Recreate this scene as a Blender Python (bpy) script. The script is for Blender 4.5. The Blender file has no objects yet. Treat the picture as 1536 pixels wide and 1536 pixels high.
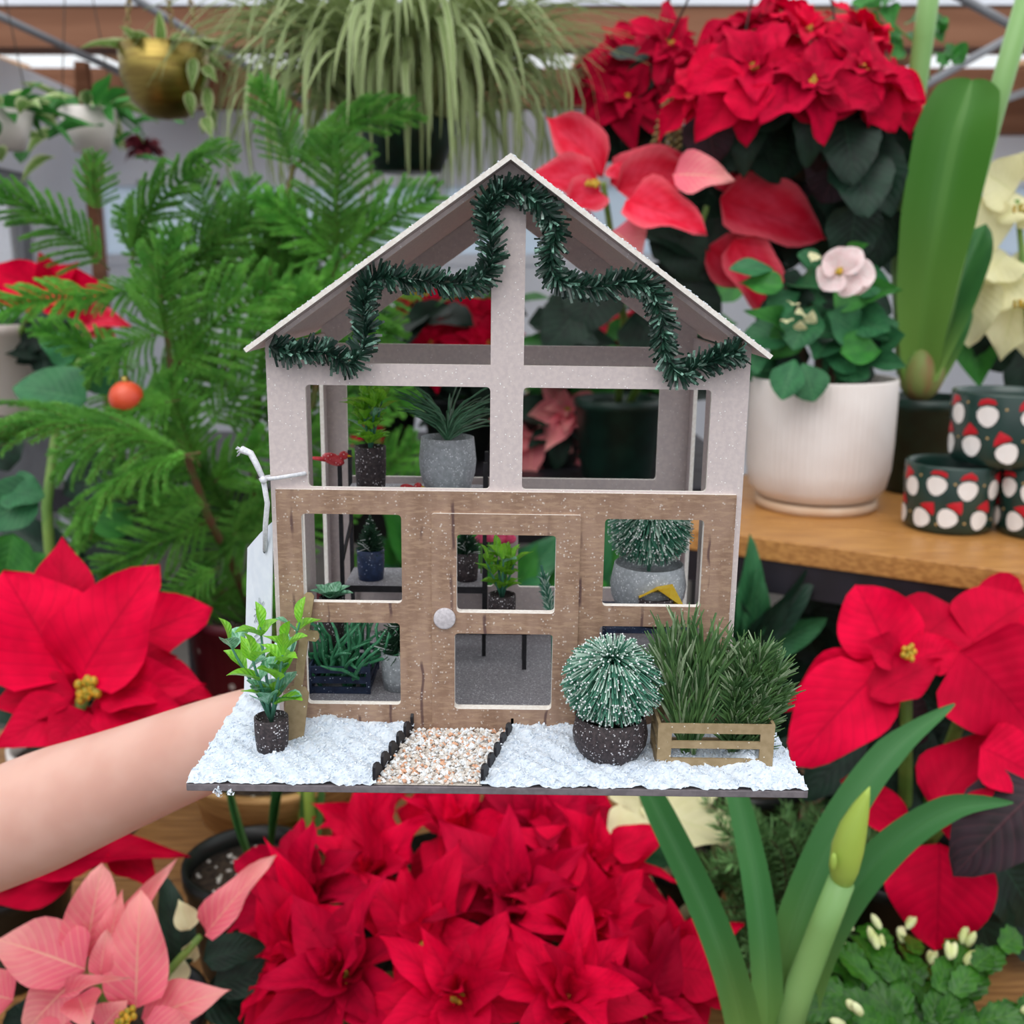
import bpy, math, random
from mathutils import Vector, Matrix
V = Vector
random.seed(11)
C = bpy.context.scene.collection

# ------------------------------------------------------------------ camera
PITCH = math.radians(12.9)
FPX = 1540.0
CAM = V((0, 0, 1.45))
cam_d = bpy.data.cameras.new('camera')
cam = bpy.data.objects.new('camera', cam_d)
C.objects.link(cam)
cam.location = CAM
cam.rotation_euler = (math.pi / 2 - PITCH, 0, 0)
cam_d.sensor_width = 36
cam_d.lens = 36 * FPX / 1536
cam_d.clip_start = .02
cam_d.dof.use_dof = True
cam_d.dof.focus_distance = .425
cam_d.dof.aperture_fstop = 13
bpy.context.scene.camera = cam

# ------------------------------------------------------------------ sky, sun, exposure
w = bpy.data.worlds.new('overcast_sky')
bpy.context.scene.world = w
w.use_nodes = True
w.node_tree.nodes['Background'].inputs[0].default_value = (.93, .97, 1.0, 1)
w.node_tree.nodes['Background'].inputs[1].default_value = 1.45
sd = bpy.data.lights.new('sky_daylight_offscreen', 'SUN')
sd.energy = 1.6
sd.angle = math.radians(50)
sd.color = (1, .98, .95)
so = bpy.data.objects.new('sky_daylight_offscreen', sd)
so.rotation_euler = (math.radians(28), math.radians(-14), 0)
C.objects.link(so)
vs = bpy.context.scene.view_settings
vs.view_transform = 'Standard'
vs.look = 'None'
vs.gamma = 1
vs.use_curve_mapping = False
vs.exposure = -0.18

# ------------------------------------------------------------------ pixel -> ray helpers
FW = V((0, math.cos(PITCH), -math.sin(PITCH)))
UP = V((0, math.sin(PITCH), math.cos(PITCH)))
def ray(x, y):
    d = FW + V((1, 0, 0)) * ((x - 768) / FPX) + UP * ((768 - y) / FPX)
    return d / d.y
def P(x, y, Y):
    return CAM + ray(x, y) * Y
def on_z(x, y, Z):
    d = ray(x, y)
    return CAM + d * ((Z - CAM.z) / d.z)
def pxs(px, Y, y=768):          # pixel length -> metres at forward distance Y
    return px / FPX * Y / ray(768, y).length / (math.cos(math.atan((768 - y) / FPX)) or 1) * 1.0

# ------------------------------------------------------------------ materials
def lin(h):
    h = h.lstrip('#')
    r = []
    for i in (0, 2, 4):
        c = int(h[i:i + 2], 16) / 255
        r.append(c / 12.92 if c <= .04045 else ((c + .055) / 1.055) ** 2.4)
    return (r[0], r[1], r[2], 1)
def node(nt, t, **k):
    n = nt.nodes.new(t)
    for a, b in k.items():
        setattr(n, a, b)
    return n
def mth(nt, op, a, b=None, c=None):
    n = nt.nodes.new('ShaderNodeMath'); n.operation = op
    for i, x in enumerate((a, b, c)):
        if x is None: continue
        if isinstance(x, (int, float)): n.inputs[i].default_value = x
        else: nt.links.new(x, n.inputs[i])
    return n.outputs[0]
def mixc(nt, f, a, b, mode='MIX'):
    n = nt.nodes.new('ShaderNodeMix'); n.data_type = 'RGBA'; n.blend_type = mode
    for i, x in ((0, f), (6, a), (7, b)):
        if isinstance(x, (int, float)): n.inputs[i].default_value = x
        elif isinstance(x, tuple): n.inputs[i].default_value = x
        else: nt.links.new(x, n.inputs[i])
    return n.outputs[2]
def smooth(nt, x, lo, hi):
    n = nt.nodes.new('ShaderNodeMapRange'); n.interpolation_type = 'SMOOTHSTEP'
    nt.links.new(x, n.inputs[0]); n.inputs[1].default_value = lo; n.inputs[2].default_value = hi
    return n.outputs[0]
def noise(nt, scale, detail=3, vec=None, dist=0):
    n = nt.nodes.new('ShaderNodeTexNoise'); n.inputs['Scale'].default_value = scale
    n.inputs['Detail'].default_value = detail; n.inputs['Distortion'].default_value = dist
    if vec is not None: nt.links.new(vec, n.inputs['Vector'])
    return n.outputs[0]
def objco(nt, sc=(1, 1, 1)):
    t = nt.nodes.new('ShaderNodeTexCoord'); m = nt.nodes.new('ShaderNodeMapping')
    m.inputs['Scale'].default_value = sc
    nt.links.new(t.outputs['Object'], m.inputs['Vector'])
    return m.outputs[0]
def finish(nt, b, trans, col, out):
    if trans:
        t = nt.nodes.new('ShaderNodeBsdfTranslucent'); s = nt.nodes.new('ShaderNodeMixShader')
        s.inputs[0].default_value = trans
        if isinstance(col, tuple): t.inputs[0].default_value = col
        else: nt.links.new(col, t.inputs[0])
        nt.links.new(b.outputs[0], s.inputs[1]); nt.links.new(t.outputs[0], s.inputs[2])
        nt.links.new(s.outputs[0], out.inputs[0])
def base(name):
    m = bpy.data.materials.new(name); m.use_nodes = True
    nt = m.node_tree
    return m, nt, nt.nodes['Principled BSDF'], nt.nodes['Material Output']
def bumpn(nt, b, h, s, d=.001):
    n = nt.nodes.new('ShaderNodeBump'); n.inputs['Strength'].default_value = s; n.inputs['Distance'].default_value = d
    nt.links.new(h, n.inputs['Height']); nt.links.new(n.outputs[0], b.inputs['Normal'])
def mk(name, c1, c2=None, scale=30, rough=.6, trans=0, bump=0, metal=0, spec=.4, stretch=(1, 1, 1), lo=.35, hi=.65, rnd=0, speck=None, speck_scale=900, speck_r=.25, bdist=.001, detail=3):
    m, nt, b, out = base(name)
    b.inputs['Roughness'].default_value = rough
    b.inputs['Metallic'].default_value = metal
    b.inputs['Specular IOR Level'].default_value = spec
    col = lin(c1)
    co = objco(nt, stretch)
    if c2:
        f = noise(nt, scale, detail, co)
        col = mixc(nt, smooth(nt, f, lo, hi), lin(c1), lin(c2))
    if rnd:
        oi = nt.nodes.new('ShaderNodeObjectInfo')
        h = nt.nodes.new('ShaderNodeHueSaturation')
        nt.links.new(mth(nt, 'MULTIPLY_ADD', oi.outputs['Random'], rnd, 1 - rnd / 2), h.inputs['Value'])
        if isinstance(col, tuple): h.inputs['Color'].default_value = col
        else: nt.links.new(col, h.inputs['Color'])
        col = h.outputs[0]
    if speck:
        vo = nt.nodes.new('ShaderNodeTexVoronoi'); vo.inputs['Scale'].default_value = speck_scale
        nt.links.new(objco(nt), vo.inputs['Vector'])
        sel = mth(nt, 'MULTIPLY', mth(nt, 'LESS_THAN', vo.outputs['Distance'], speck_r),
                  mth(nt, 'GREATER_THAN', noise(nt, speck_scale * .55, 1, objco(nt)), .53))
        col = mixc(nt, sel, col, lin(speck))
    if isinstance(col, tuple): b.inputs['Base Color'].default_value = col
    else: nt.links.new(col, b.inputs['Base Color'])
    if bump:
        bumpn(nt, b, noise(nt, scale * 2, 4, co), bump, bdist)
    finish(nt, b, trans, col, out)
    return m
def leafmat(name, c, vein, c2=None, trans=.25, vs_=.5, rough=.5, nv=9, slant=.3, edge=None, rnd=.25, mid=.05, spec=.3, tipc=None, basec=None):
    m, nt, b, out = base(name)
    uvn = nt.nodes.new('ShaderNodeUVMap'); uvn.uv_map = 'UVMap'
    sp = nt.nodes.new('ShaderNodeSeparateXYZ'); nt.links.new(uvn.outputs[0], sp.inputs[0])
    u = mth(nt, 'ABSOLUTE', mth(nt, 'MULTIPLY_ADD', sp.outputs[0], 2, -1)); v = sp.outputs[1]
    fr = mth(nt, 'PINGPONG', mth(nt, 'MULTIPLY', mth(nt, 'SUBTRACT', v, mth(nt, 'MULTIPLY', u, slant)), nv), .5)
    side = smooth(nt, fr, .12, .0)
    side = mth(nt, 'MULTIPLY', side, vs_)
    md = smooth(nt, u, mid, mid * .3)
    f = mth(nt, 'MAXIMUM', side, mth(nt, 'MULTIPLY', md, min(1, vs_ * 1.6)))
    col = lin(c)
    if c2:
        col = mixc(nt, smooth(nt, noise(nt, 3.0, 3, objco(nt)), .35, .65), lin(c), lin(c2))
    if basec: col = mixc(nt, smooth(nt, v, .55, .0), col, lin(basec))
    if tipc: col = mixc(nt, smooth(nt, v, .5, 1.0), col, lin(tipc))
    if edge: col = mixc(nt, smooth(nt, u, .55, 1.0), col, lin(edge))
    oi = nt.nodes.new('ShaderNodeObjectInfo'); h = nt.nodes.new('ShaderNodeHueSaturation')
    nt.links.new(mth(nt, 'MULTIPLY_ADD', oi.outputs['Random'], rnd, 1 - rnd / 2), h.inputs['Value'])
    if isinstance(col, tuple): h.inputs['Color'].default_value = col
    else: nt.links.new(col, h.inputs['Color'])
    col = mixc(nt, f, h.outputs[0], lin(vein))
    nt.links.new(col, b.inputs['Base Color'])
    b.inputs['Roughness'].default_value = rough
    b.inputs['Specular IOR Level'].default_value = spec
    hgt = mth(nt, 'SUBTRACT', mth(nt, 'MULTIPLY', fr, .5), mth(nt, 'MULTIPLY', md, .4))
    bumpn(nt, b, hgt, .35, .004)
    finish(nt, b, trans, col, out)
    return m

# ------------------------------------------------------------------ mesh builder
ORG = {}
class MB:
    def __init__(s): s.v = []; s.f = []; s.m = []
    def add(s, vs_, fs, mi=0):
        o = len(s.v); s.v += [tuple(q) for q in vs_]
        s.f += [tuple(i + o for i in f) for f in fs]; s.m += [mi] * len(fs)
    def box(s, c, d, mat=None, mi=0):
        vs_ = []
        for z in (-.5, .5):
            for y in (-.5, .5):
                for x in (-.5, .5):
                    q = V((x * d[0], y * d[1], z * d[2]))
                    if mat is not None: q = mat @ q
                    vs_.append(V(c) + q)
        s.add(vs_, [(0, 2, 3, 1), (4, 5, 7, 6), (0, 1, 5, 4), (2, 6, 7, 3), (0, 4, 6, 2), (1, 3, 7, 5)], mi)
    def bb(s, a, b, mi=0):
        s.box([(a[i] + b[i]) / 2 for i in range(3)], [abs(b[i] - a[i]) for i in range(3)], None, mi)
    def bar(s, a, b, w_, h_, mi=0):
        a, b = V(a), V(b); y = (b - a).normalized()
        x = y.cross(V((0, 0, 1)));
        if x.length < .01: x = V((1, 0, 0))
        x.normalize(); z = x.cross(y)
        m = Matrix((x, y, z)).transposed()
        s.box((a + b) / 2, (w_, (b - a).length, h_), m, mi)
    def tube(s, pts, r, seg=8, caps=True, mi=0, flat=1.0):
        pts = [V(p) for p in pts]; n = len(pts)
        if not hasattr(r, '__len__'): r = [r] * n
        t0 = (pts[1] - pts[0]).normalized()
        nx = t0.cross(V((0, 0, 1)))
        if nx.length < .05: nx = t0.cross(V((1, 0, 0)))
        nx.normalize(); vs_ = []
        for i in range(n):
            t = (pts[min(i + 1, n - 1)] - pts[max(i - 1, 0)]).normalized()
            nx = (nx - t * nx.dot(t)).normalized(); ny = t.cross(nx)
            for k in range(seg):
                a = 2 * math.pi * k / seg
                vs_.append(pts[i] + (nx * math.cos(a) + ny * math.sin(a) * flat) * r[i])
        fs = [(i * seg + k, i * seg + (k + 1) % seg, (i + 1) * seg + (k + 1) % seg, (i + 1) * seg + k) for i in range(n - 1) for k in range(seg)]
        if caps: fs += [tuple(range(seg - 1, -1, -1)), tuple((n - 1) * seg + k for k in range(seg))]
        s.add(vs_, fs, mi)
    def lathe(s, prof, c, seg=32, mi=0, rib=0, nrib=0, ax=None):
        c = V(c); vs_ = []
        for (r, z) in prof:
            for k in range(seg):
                a = 2 * math.pi * k / seg
                rr = r + (rib * math.cos(a * nrib) if rib and r > .02 else 0)
                q = V((rr * math.cos(a), rr * math.sin(a), z))
                if ax is not None: q = ax @ q
                vs_.append(c + q)
        n = len(prof)
        s.add(vs_, [(i * seg + k, i * seg + (k + 1) % seg, (i + 1) * seg + (k + 1) % seg, (i + 1) * seg + k) for i in range(n - 1) for k in range(seg)], mi)
    def ell(s, c, r, seg=10, rings=6, mi=0, rot=None):
        c = V(c); vs_ = []
        if not hasattr(r, '__len__'): r = (r, r, r)
        for i in range(rings + 1):
            th = math.pi * i / rings
            for k in range(seg):
                a = 2 * math.pi * k / seg
                q = V((r[0] * math.sin(th) * math.cos(a), r[1] * math.sin(th) * math.sin(a), r[2] * math.cos(th)))
                if rot is not None: q = rot @ q
                vs_.append(c + q)
        s.add(vs_, [(i * seg + k, (i + 1) * seg + k, (i + 1) * seg + (k + 1) % seg, i * seg + (k + 1) % seg) for i in range(rings) for k in range(seg)], mi)
    def needle(s, a, b, r, mi=0, tip=.3):
        a, b = V(a), V(b); t = (b - a).normalized()
        x = t.cross(V((.3, .2, .93)))
        if x.length < .05: x = t.cross(V((1, 0, 0)))
        x.normalize(); y = t.cross(x); vs_ = []
        for (p, rr) in ((a, r), (b, r * tip)):
            for k in range(3):
                an = 2.094 * k
                vs_.append(p + (x * math.cos(an) + y * math.sin(an)) * rr)
        s.add(vs_, [(0, 1, 4, 3), (1, 2, 5, 4), (2, 0, 3, 5), (3, 4, 5)], mi)
    def strip(s, a, b, w_, nrm, mi=0):
        a, b = V(a), V(b); x = (b - a).cross(V(nrm))
        if x.length < 1e-7: x = V((1, 0, 0))
        x = x.normalized() * w_ / 2
        s.add([a - x, a + x, b + x, b - x], [(0, 1, 2, 3)], mi)
    def data(s, name, mats, sm=True):
        me = bpy.data.meshes.new(name)
        me.from_pydata(s.v, [], s.f)
        for m in mats: me.materials.append(m)
        if len(mats) > 1: me.polygons.foreach_set('material_index', s.m)
        if sm: me.polygons.foreach_set('use_smooth', [True] * len(s.f))
        me.update()
        return me
    def build(s, name, mats, parent=None, sm=True, **props):
        if not isinstance(mats, (list, tuple)): mats = [mats]
        if parent is not None and ORG.get(parent.name) is not None:
            o = ORG[parent.name]
            s.v = [(x - o[0], y - o[1], z - o[2]) for (x, y, z) in s.v]
        ob = bpy.data.objects.new(name, s.data(name, mats, sm))
        C.objects.link(ob)
        if parent is not None:
            ob.parent = parent
            if ORG.get(parent.name) is not None: ORG[ob.name] = ORG[parent.name]
        for k, q in props.items(): ob[k] = q
        return ob
def flat_bevel(ob, wd=.002, seg=2):
    b = ob.modifiers.new('bevel', 'BEVEL'); b.width = wd; b.segments = seg; b.limit_method = 'ANGLE'
    return ob
def tag(o, label, cat, group=None):
    o['label'] = label; o['category'] = cat
    if group: o['group'] = group
    return o
def thing(name, label, cat, loc, group=None):
    o = bpy.data.objects.new(name, None); C.objects.link(o)
    o.location = loc; o.empty_display_size = .02
    ORG[o.name] = V(loc)
    return tag(o, label, cat, group)
def struct(ob): ob['kind'] = 'structure'; return ob

# ------------------------------------------------------------------ leaf library
def leaf_mesh(name, mat, prof, ny=10, nx=6, droop=.15, fold=.12, wave=.03, seed=0, twist=0, lobe=0, tipcurl=0):
    """unit leaf: length 1 along +Y, width 1 at its widest, +Z its upper side"""
    rg = random.Random(seed); ph = rg.uniform(0, 6); vs_ = []; uvs = []
    for j in range(ny + 1):
        t = j / ny; hw = .5 * prof(t)
        if lobe: hw *= 1 + lobe * math.sin(t * 21 + ph) * (1 if .15 < t < .85 else 0)
        y = t - .10 * droop * t * t; zc = .35 * droop * math.sin(t * math.pi * .5) - droop * 1.25 * t * t + tipcurl * max(0, t - .6) ** 2
        for i in range(nx + 1):
            u = -1 + 2 * i / nx
            x = u * hw
            z = zc + fold * abs(x) + wave * math.sin(t * 11 + ph + (1.5 if u > 0 else 0)) * u * u
            a = twist * t
            vs_.append((x * math.cos(a) - 0 * z, y, z + x * math.sin(a)))
            uvs.append((i / nx, t))
    fs = [(j * (nx + 1) + i, j * (nx + 1) + i + 1, (j + 1) * (nx + 1) + i + 1, (j + 1) * (nx + 1) + i) for j in range(ny) for i in range(nx)]
    me = bpy.data.meshes.new(name); me.from_pydata(vs_, [], fs); me.materials.append(mat)
    ul = me.uv_layers.new(name='UVMap')
    for l in me.loops: ul.data[l.index].uv = uvs[l.vertex_index]
    me.polygons.foreach_set('use_smooth', [True] * len(fs)); me.update()
    return me
def p_bract(t): return max(.015, (math.sin(math.pi * min(1, t ** .70)) ** (.85 if t < .5 else 1.15)) * (1 - .2 * t) * 1.1) if t < .999 else .0
def p_wide(t): return max(.02, math.sin(math.pi * min(1, t ** .6)) ** .62) if t < .999 else .0
def p_lance(t): return max(.03, math.sin(math.pi * min(1, .06 + .94 * t) ** .8) ** .8) if t < .999 else 0
def p_strap(t): return (.62 + .38 * math.sin(math.pi * min(1, t * .9))) * (1 if t < .7 else max(0, 1 - ((t - .7) / .3) ** 2.2) ** .75)
def p_obov(t): return max(.05, math.sin(math.pi * min(1, t ** 1.35)) ** .7) if t < .999 else .1
def p_petal(t): return max(.12, math.sin(math.pi * min(1, .08 + t * .9)) ** .6)
def lib(name, mat, prof, n, **kw):
    out = []
    for i in range(n):
        k = dict(kw); rg = random.Random(i * 7 + len(name))
        k['droop'] = kw.get('droop', .15) * rg.uniform(.4, 1.5); k['wave'] = kw.get('wave', .03) * rg.uniform(.6, 1.6)
        k['fold'] = kw.get('fold', .12) * rg.uniform(.4, 2.4); k['twist'] = rg.uniform(-.35, .35) * kw.get('tw', 1); k.pop('tw', None)
        out.append(leaf_mesh(name, mat, prof, seed=i, **k))
    return out
def leaf(parent, name, mesh, B, T, w_, N=None, roll=0):
    B, T = V(B), V(T); y = T - B; L = y.length; y.normalize()
    if N is None: N = (CAM - B).normalized() + V((0, 0, .5))
    x = y.cross(N)
    if x.length < .01: x = V((1, 0, 0))
    x.normalize(); z = x.cross(y)
    if roll:
        q = Matrix.Rotation(roll, 3, y); x = q @ x; z = q @ z
    m = Matrix((x * w_, y * L, z * L)).transposed().to_4x4()
    o = ORG.get(parent.name, V((0, 0, 0)))
    m.translation = B - o
    ob = bpy.data.objects.new(name, mesh); C.objects.link(ob); ob.parent = parent
    ob.matrix_local = m
    return ob
def R(a, b): return random.uniform(a, b)
def frame(n):
    n = V(n).normalized(); a = n.cross(V((0, 1, 0)))
    if a.length < .1: a = n.cross(V((1, 0, 0)))
    a.normalize(); return n, a, n.cross(a)

# ------------------------------------------------------------------ palette
M = {}
M['red'] = leafmat('red_bract', '#dc0038', '#a8002a', '#c40030', trans=.18, vs_=.28, rough=.7, rnd=.45, spec=.1)
M['red2'] = leafmat('crimson_bract', '#c40034', '#900026', '#a8002c', trans=.16, vs_=.25, rough=.7, rnd=.5, spec=.1)
M['pink'] = leafmat('pink_bract', '#f08a90', '#f6b8a0', '#ec7684', trans=.2, vs_=.5, rough=.65, rnd=.25, nv=10, spec=.12, tipc='#f0a09c', basec='#ea6a80')
M['coral'] = leafmat('coral_bract', '#cf1230', '#bc102a', '#da3a52', trans=.15, vs_=.25, rough=.65, rnd=.4, edge='#dc5664', spec=.12)
M['cream'] = leafmat('cream_bract', '#efe9bd', '#dfe0a0', '#e9e3b4', trans=.25, vs_=.3, rough=.55, rnd=.12, spec=.2)
M['dleaf'] = leafmat('dark_leaf', '#1a3527', '#2a4a36', '#13231b', trans=.1, vs_=.3, rough=.5, rnd=.5)
M['pleaf'] = leafmat('purple_leaf', '#35202b', '#5a3038', '#22191d', trans=.1, vs_=.3, rough=.55, rnd=.3)
M['gleaf'] = leafmat('green_leaf', '#3f8a35', '#5aa048', '#2f7030', trans=.25, vs_=.3, rough=.45, rnd=.4)
M['mleaf'] = leafmat('mid_leaf', '#3a7a4c', '#5f9a66', '#2c6440', trans=.2, vs_=.3, rough=.45, rnd=.35)
M['strap'] = leafmat('strap_leaf', '#447f44', '#68a05c', '#38703f', trans=.18, vs_=.12, nv=0, rough=.4, rnd=.15, mid=.12, basec='#8cae5a')
M['grass'] = leafmat('grass_blade', '#7f9a50', '#b8c48c', '#5f8040', trans=.3, vs_=.45, nv=0, rough=.5, rnd=.6, mid=.35, edge='#d2dab0')
M['variegated'] = leafmat('variegated_leaf', '#7fa04a', '#dfe5b0', '#5f8a40', trans=.25, vs_=.5, nv=5, rough=.45, rnd=.3, edge='#dbe2b0')
M['cactus'] = leafmat('cactus_pad', '#38701c', '#5c8e34', '#285a1a', trans=.12, vs_=.3, nv=4, rough=.35, rnd=.5, mid=.08, spec=.35)
M['petal'] = leafmat('pale_petal', '#f6d8d8', '#efc0c0', '#fae8e6', trans=.25, vs_=.15, rough=.6, rnd=.06)
M['minileaf'] = leafmat('plastic_leaf', '#94d63a', '#b8e860', '#74c034', trans=.25, vs_=.3, nv=6, rough=.3, rnd=.3, mid=.06, spec=.6)
M['frostleaf'] = leafmat('glitter_leaf', '#4c9a68', '#d8f0e2', '#9ed6b8', trans=.1, vs_=.35, nv=7, rough=.3, rnd=.3, spec=.7)
M['pine'] = mk('pine_needles', '#579e3c', '#7cbd50', 6, .55, trans=.3, rnd=.5)
M['pinestem'] = mk('pine_stem', '#6a4a34', '#54602f', 40, .8)
M['stem'] = mk('green_stem', '#7c9a48', '#5f8438', 30, .5)
M['stalk'] = mk('amaryllis_stalk', '#86ae6c', '#7aa55c', 12, .4, stretch=(1, 1, .2))
M['bud'] = mk('bud_green', '#a6bf50', '#8fae52', 20, .4, stretch=(1, 1, .2))
M['woodstem'] = mk('woody_stem', '#5a4632', '#3f3226', 60, .8)
M['yolk'] = mk('cyathia_yellow', '#d8a028', '#8a8a28', 300, .5)
M['soil'] = mk('soil', '#2b211b', '#4c3d30', 160, .95, bump=.8, speck='#d8d4c8', speck_scale=70, speck_r=.2, bdist=.004)
M['black'] = mk('black_plastic', '#121514', '#1c201e', 40, .35)
M['greenpot'] = mk('dark_green_plastic', '#12261f', '#17332a', 30, .4)
M['white'] = mk('white_glaze', '#e6ddd8', '#ddd2cc', 12, .35, spec=.5)
M['terr'] = mk('cream_saucer', '#cfae90', '#d9bfa6', 20, .5)
M['brass'] = mk('brushed_brass', '#a08c4c', '#8a7440', 20, .36, metal=1, stretch=(1, 1, 8))
M['chain'] = mk('tarnished_chain', '#9a8458', None, rough=.4, metal=.8)
M['wire'] = mk('dark_wire', '#3a3430', None, rough=.5)
M['wood'] = mk('oak_top', '#a87a48', '#8a5f36', 14, .5, bump=.1, stretch=(1.2, 14, 14))
M['shelfwood'] = mk('shelf_wood', '#c08a4c', '#a06c38', 10, .4, bump=.05, stretch=(1.5, 22, 30))
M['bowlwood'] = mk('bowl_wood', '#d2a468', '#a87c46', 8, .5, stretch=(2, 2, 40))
M['blackmetal'] = mk('black_metal', '#1b191c', '#25222a', 20, .45)
M['beam'] = mk('brown_beam', '#7c4f36', '#8d5f45', 3, .7, stretch=(.4, 3, 6))
M['ply'] = mk('roof_plywood', '#d8a678', '#e4b88e', 2, .7)
M['wallw'] = mk('white_wall', '#e6e8f0', '#dcdfe8', 1.2, .8)
M['grey'] = mk('grey_metal', '#8d8e92', '#7c7d82', 4, .5, metal=.3)
M['floor'] = mk('floor_concrete', '#4f4b47', '#5c5752', 3, .8)
M['skin'] = mk('skin', '#dcae9e', '#d5a292', 25, .5, spec=.3, bump=.06)
_b = M['skin'].node_tree.nodes['Principled BSDF']
_b.inputs['Subsurface Weight'].default_value = .15
_b.inputs['Subsurface Radius'].default_value = (.01, .004, .002)
# glass
m, nt, b, out = base('window_glass')
b.inputs['Roughness'].default_value = .05
tr = nt.nodes.new('ShaderNodeBsdfTransparent'); ms = nt.nodes.new('ShaderNodeMixShader'); ms.inputs[0].default_value = .12
poly_m, nt2, b2_, out2 = base('milky_glazing')
t2 = nt2.nodes.new('ShaderNodeBsdfTranslucent'); t2.inputs[0].default_value = (.72, .78, .84, 1)
s2 = nt2.nodes.new('ShaderNodeMixShader'); s2.inputs[0].default_value = .75; b2_.inputs['Base Color'].default_value = (.7, .74, .8, 1)
nt2.links.new(b2_.outputs[0], s2.inputs[1]); nt2.links.new(t2.outputs[0], s2.inputs[2]); nt2.links.new(s2.outputs[0], out2.inputs[0])
M['milky'] = poly_m
nt.links.new(tr.outputs[0], ms.inputs[1]); nt.links.new(b.outputs[0], ms.inputs[2]); nt.links.new(ms.outputs[0], out.inputs[0])
M['glass'] = m

# ================================================================== SETTING
fl = MB(); fl.bb((-7, -5, -.05), (7, 9, 0)); struct(fl.build('floor', M['floor'], sm=False))
YB = 6.3
wb = MB(); wb.bb((-5, YB, 0), (5, YB + .1, 1.55)); wb.bb((-5, YB, 2.0), (5, YB + .1, 2.62)); wb.bb((-5, YB, 1.55), (-2.6, YB + .1, 2.0)); wb.bb((1.3, YB, 1.55), (1.7, YB + .1, 2.0)); wb.bb((4, YB, 1.55), (5, YB + .1, 2.0))
WB = struct(wb.build('wall_back', M['wallw'], sm=False))
def window(n, x0, x1, z0, z1, y, nm, gm='glass'):
    f = MB()
    for i in range(nm + 1):
        x = x0 + (x1 - x0) * i / nm
        f.bb((x - .03, y - .03, z0), (x + .03, y + .05, z1))
    f.bb((x0, y - .03, z0 - .03), (x1, y + .05, z0 + .03)); f.bb((x0, y - .03, z1 - .03), (x1, y + .05, z1 + .03))
    o = struct(f.build('window_%d' % n, M['wallw'], sm=False))
    for i in range(nm):
        g = MB(); a = x0 + (x1 - x0) * i / nm + .03; c = x0 + (x1 - x0) * (i + 1) / nm - .03
        g.bb((a, y + .01, z0 + .03), (c, y + .018, z1 - .03)); g.build('pane', M[gm], o, sm=False)
window(1, -2.6, 1.3, 1.55, 2.0, YB + .02, 9, 'milky')
window(2, 1.7, 4.0, 1.55, 2.0, YB + .02, 6, 'milky')
# left wall with a door opening
XL = -2.4
wl = MB(); wl.bb((XL - .1, -3, 0), (XL, 4.35, 2.45)); wl.bb((XL - .1, 5.35, 0), (XL, YB, 2.45)); wl.bb((XL - .1, 4.35, 1.95), (XL, 5.35, 2.45))
struct(wl.build('wall_left', M['wallw'], sm=False))
for nm_, a_, b_ in (('wall_right_unseen', (3.6, -3, 0), (3.7, YB, 1.7)), ('wall_front_unseen', (-2.5, -3.1, 0), (3.7, -3, 1.0))):  # walls out of view, added and sized to hold back low sky light
    q_ = MB(); q_.bb(a_, b_); struct(q_.build(nm_, M['wallw'], sm=False))
dr = MB(); dr.bb((XL - .08, 4.35, 0), (XL - .02, 4.45, 1.95)); dr.bb((XL - .08, 5.25, 0), (XL - .02, 5.35, 1.95)); dr.bb((XL - .08, 4.45, 1.83), (XL - .02, 5.25, 1.95)); dr.bb((XL - .08, 4.45, 0), (XL - .02, 5.25, .9))
D1 = struct(dr.build('door_1', M['grey'], sm=False))
g = MB(); g.bb((XL - .055, 4.45, .9), (XL - .047, 5.25, 1.83)); g.build('pane', M['glass'], D1, sm=False)
# header beams
def trim(n, a, b_, m='beam'):
    t = MB(); t.bb(a, b_); return struct(t.build('trim_%d' % n, M[m], sm=False))
trim(1, (-3.2, 4.0, 2.262), (4, 4.14, 2.395))
trim(2, (-3.2, 6.0, 2.36), (5, 6.12, 2.56))
trim(3, (-2.19, 5.5, 0), (-2.13, 5.56, 2.5))
trim(4, (2.2, 5.2, 2.12), (5, 5.3, 2.3))
# plywood roof with skylights
cl = MB()
zc0, zc1 = 2.49, 2.60
xs = [-4]
while xs[-1] < 5: xs.append(xs[-1] + .62)
PANES = []
for i in range(len(xs) - 1):
    for j, (y0, y1) in enumerate(((4.02, 4.9), (4.9, 5.4), (5.4, 6.3))):
        za = zc0 + (zc1 - zc0) * (y0 - 4) / 2.3; zb_ = zc0 + (zc1 - zc0) * (y1 - 4) / 2.3
        q = [(xs[i], y0, za), (xs[i + 1], y0, za), (xs[i + 1], y1, zb_), (xs[i], y1, zb_)]
        if j != 0 and (i + j) % 2 == 0: PANES.append(q); continue
        cl.add(q + [(x, y, z + .03) for x, y, z in q], [(3, 2, 1, 0), (4, 5, 6, 7), (0, 1, 5, 4), (1, 2, 6, 5), (2, 3, 7, 6), (3, 0, 4, 7)])
CE = struct(cl.build('ceiling', M['ply'], sm=False))
for q in PANES:
    g = MB(); g.add(q + [(x, y, z + .008) for x, y, z in q], [(3, 2, 1, 0), (4, 5, 6, 7), (0, 1, 5, 4), (1, 2, 6, 5), (2, 3, 7, 6), (3, 0, 4, 7)])
    g.build('skylight_pane', M['glass'], CE, sm=False)
window(3, -3.2, 4.0, 2.43, 3.3, 4.02, 9)
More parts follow.
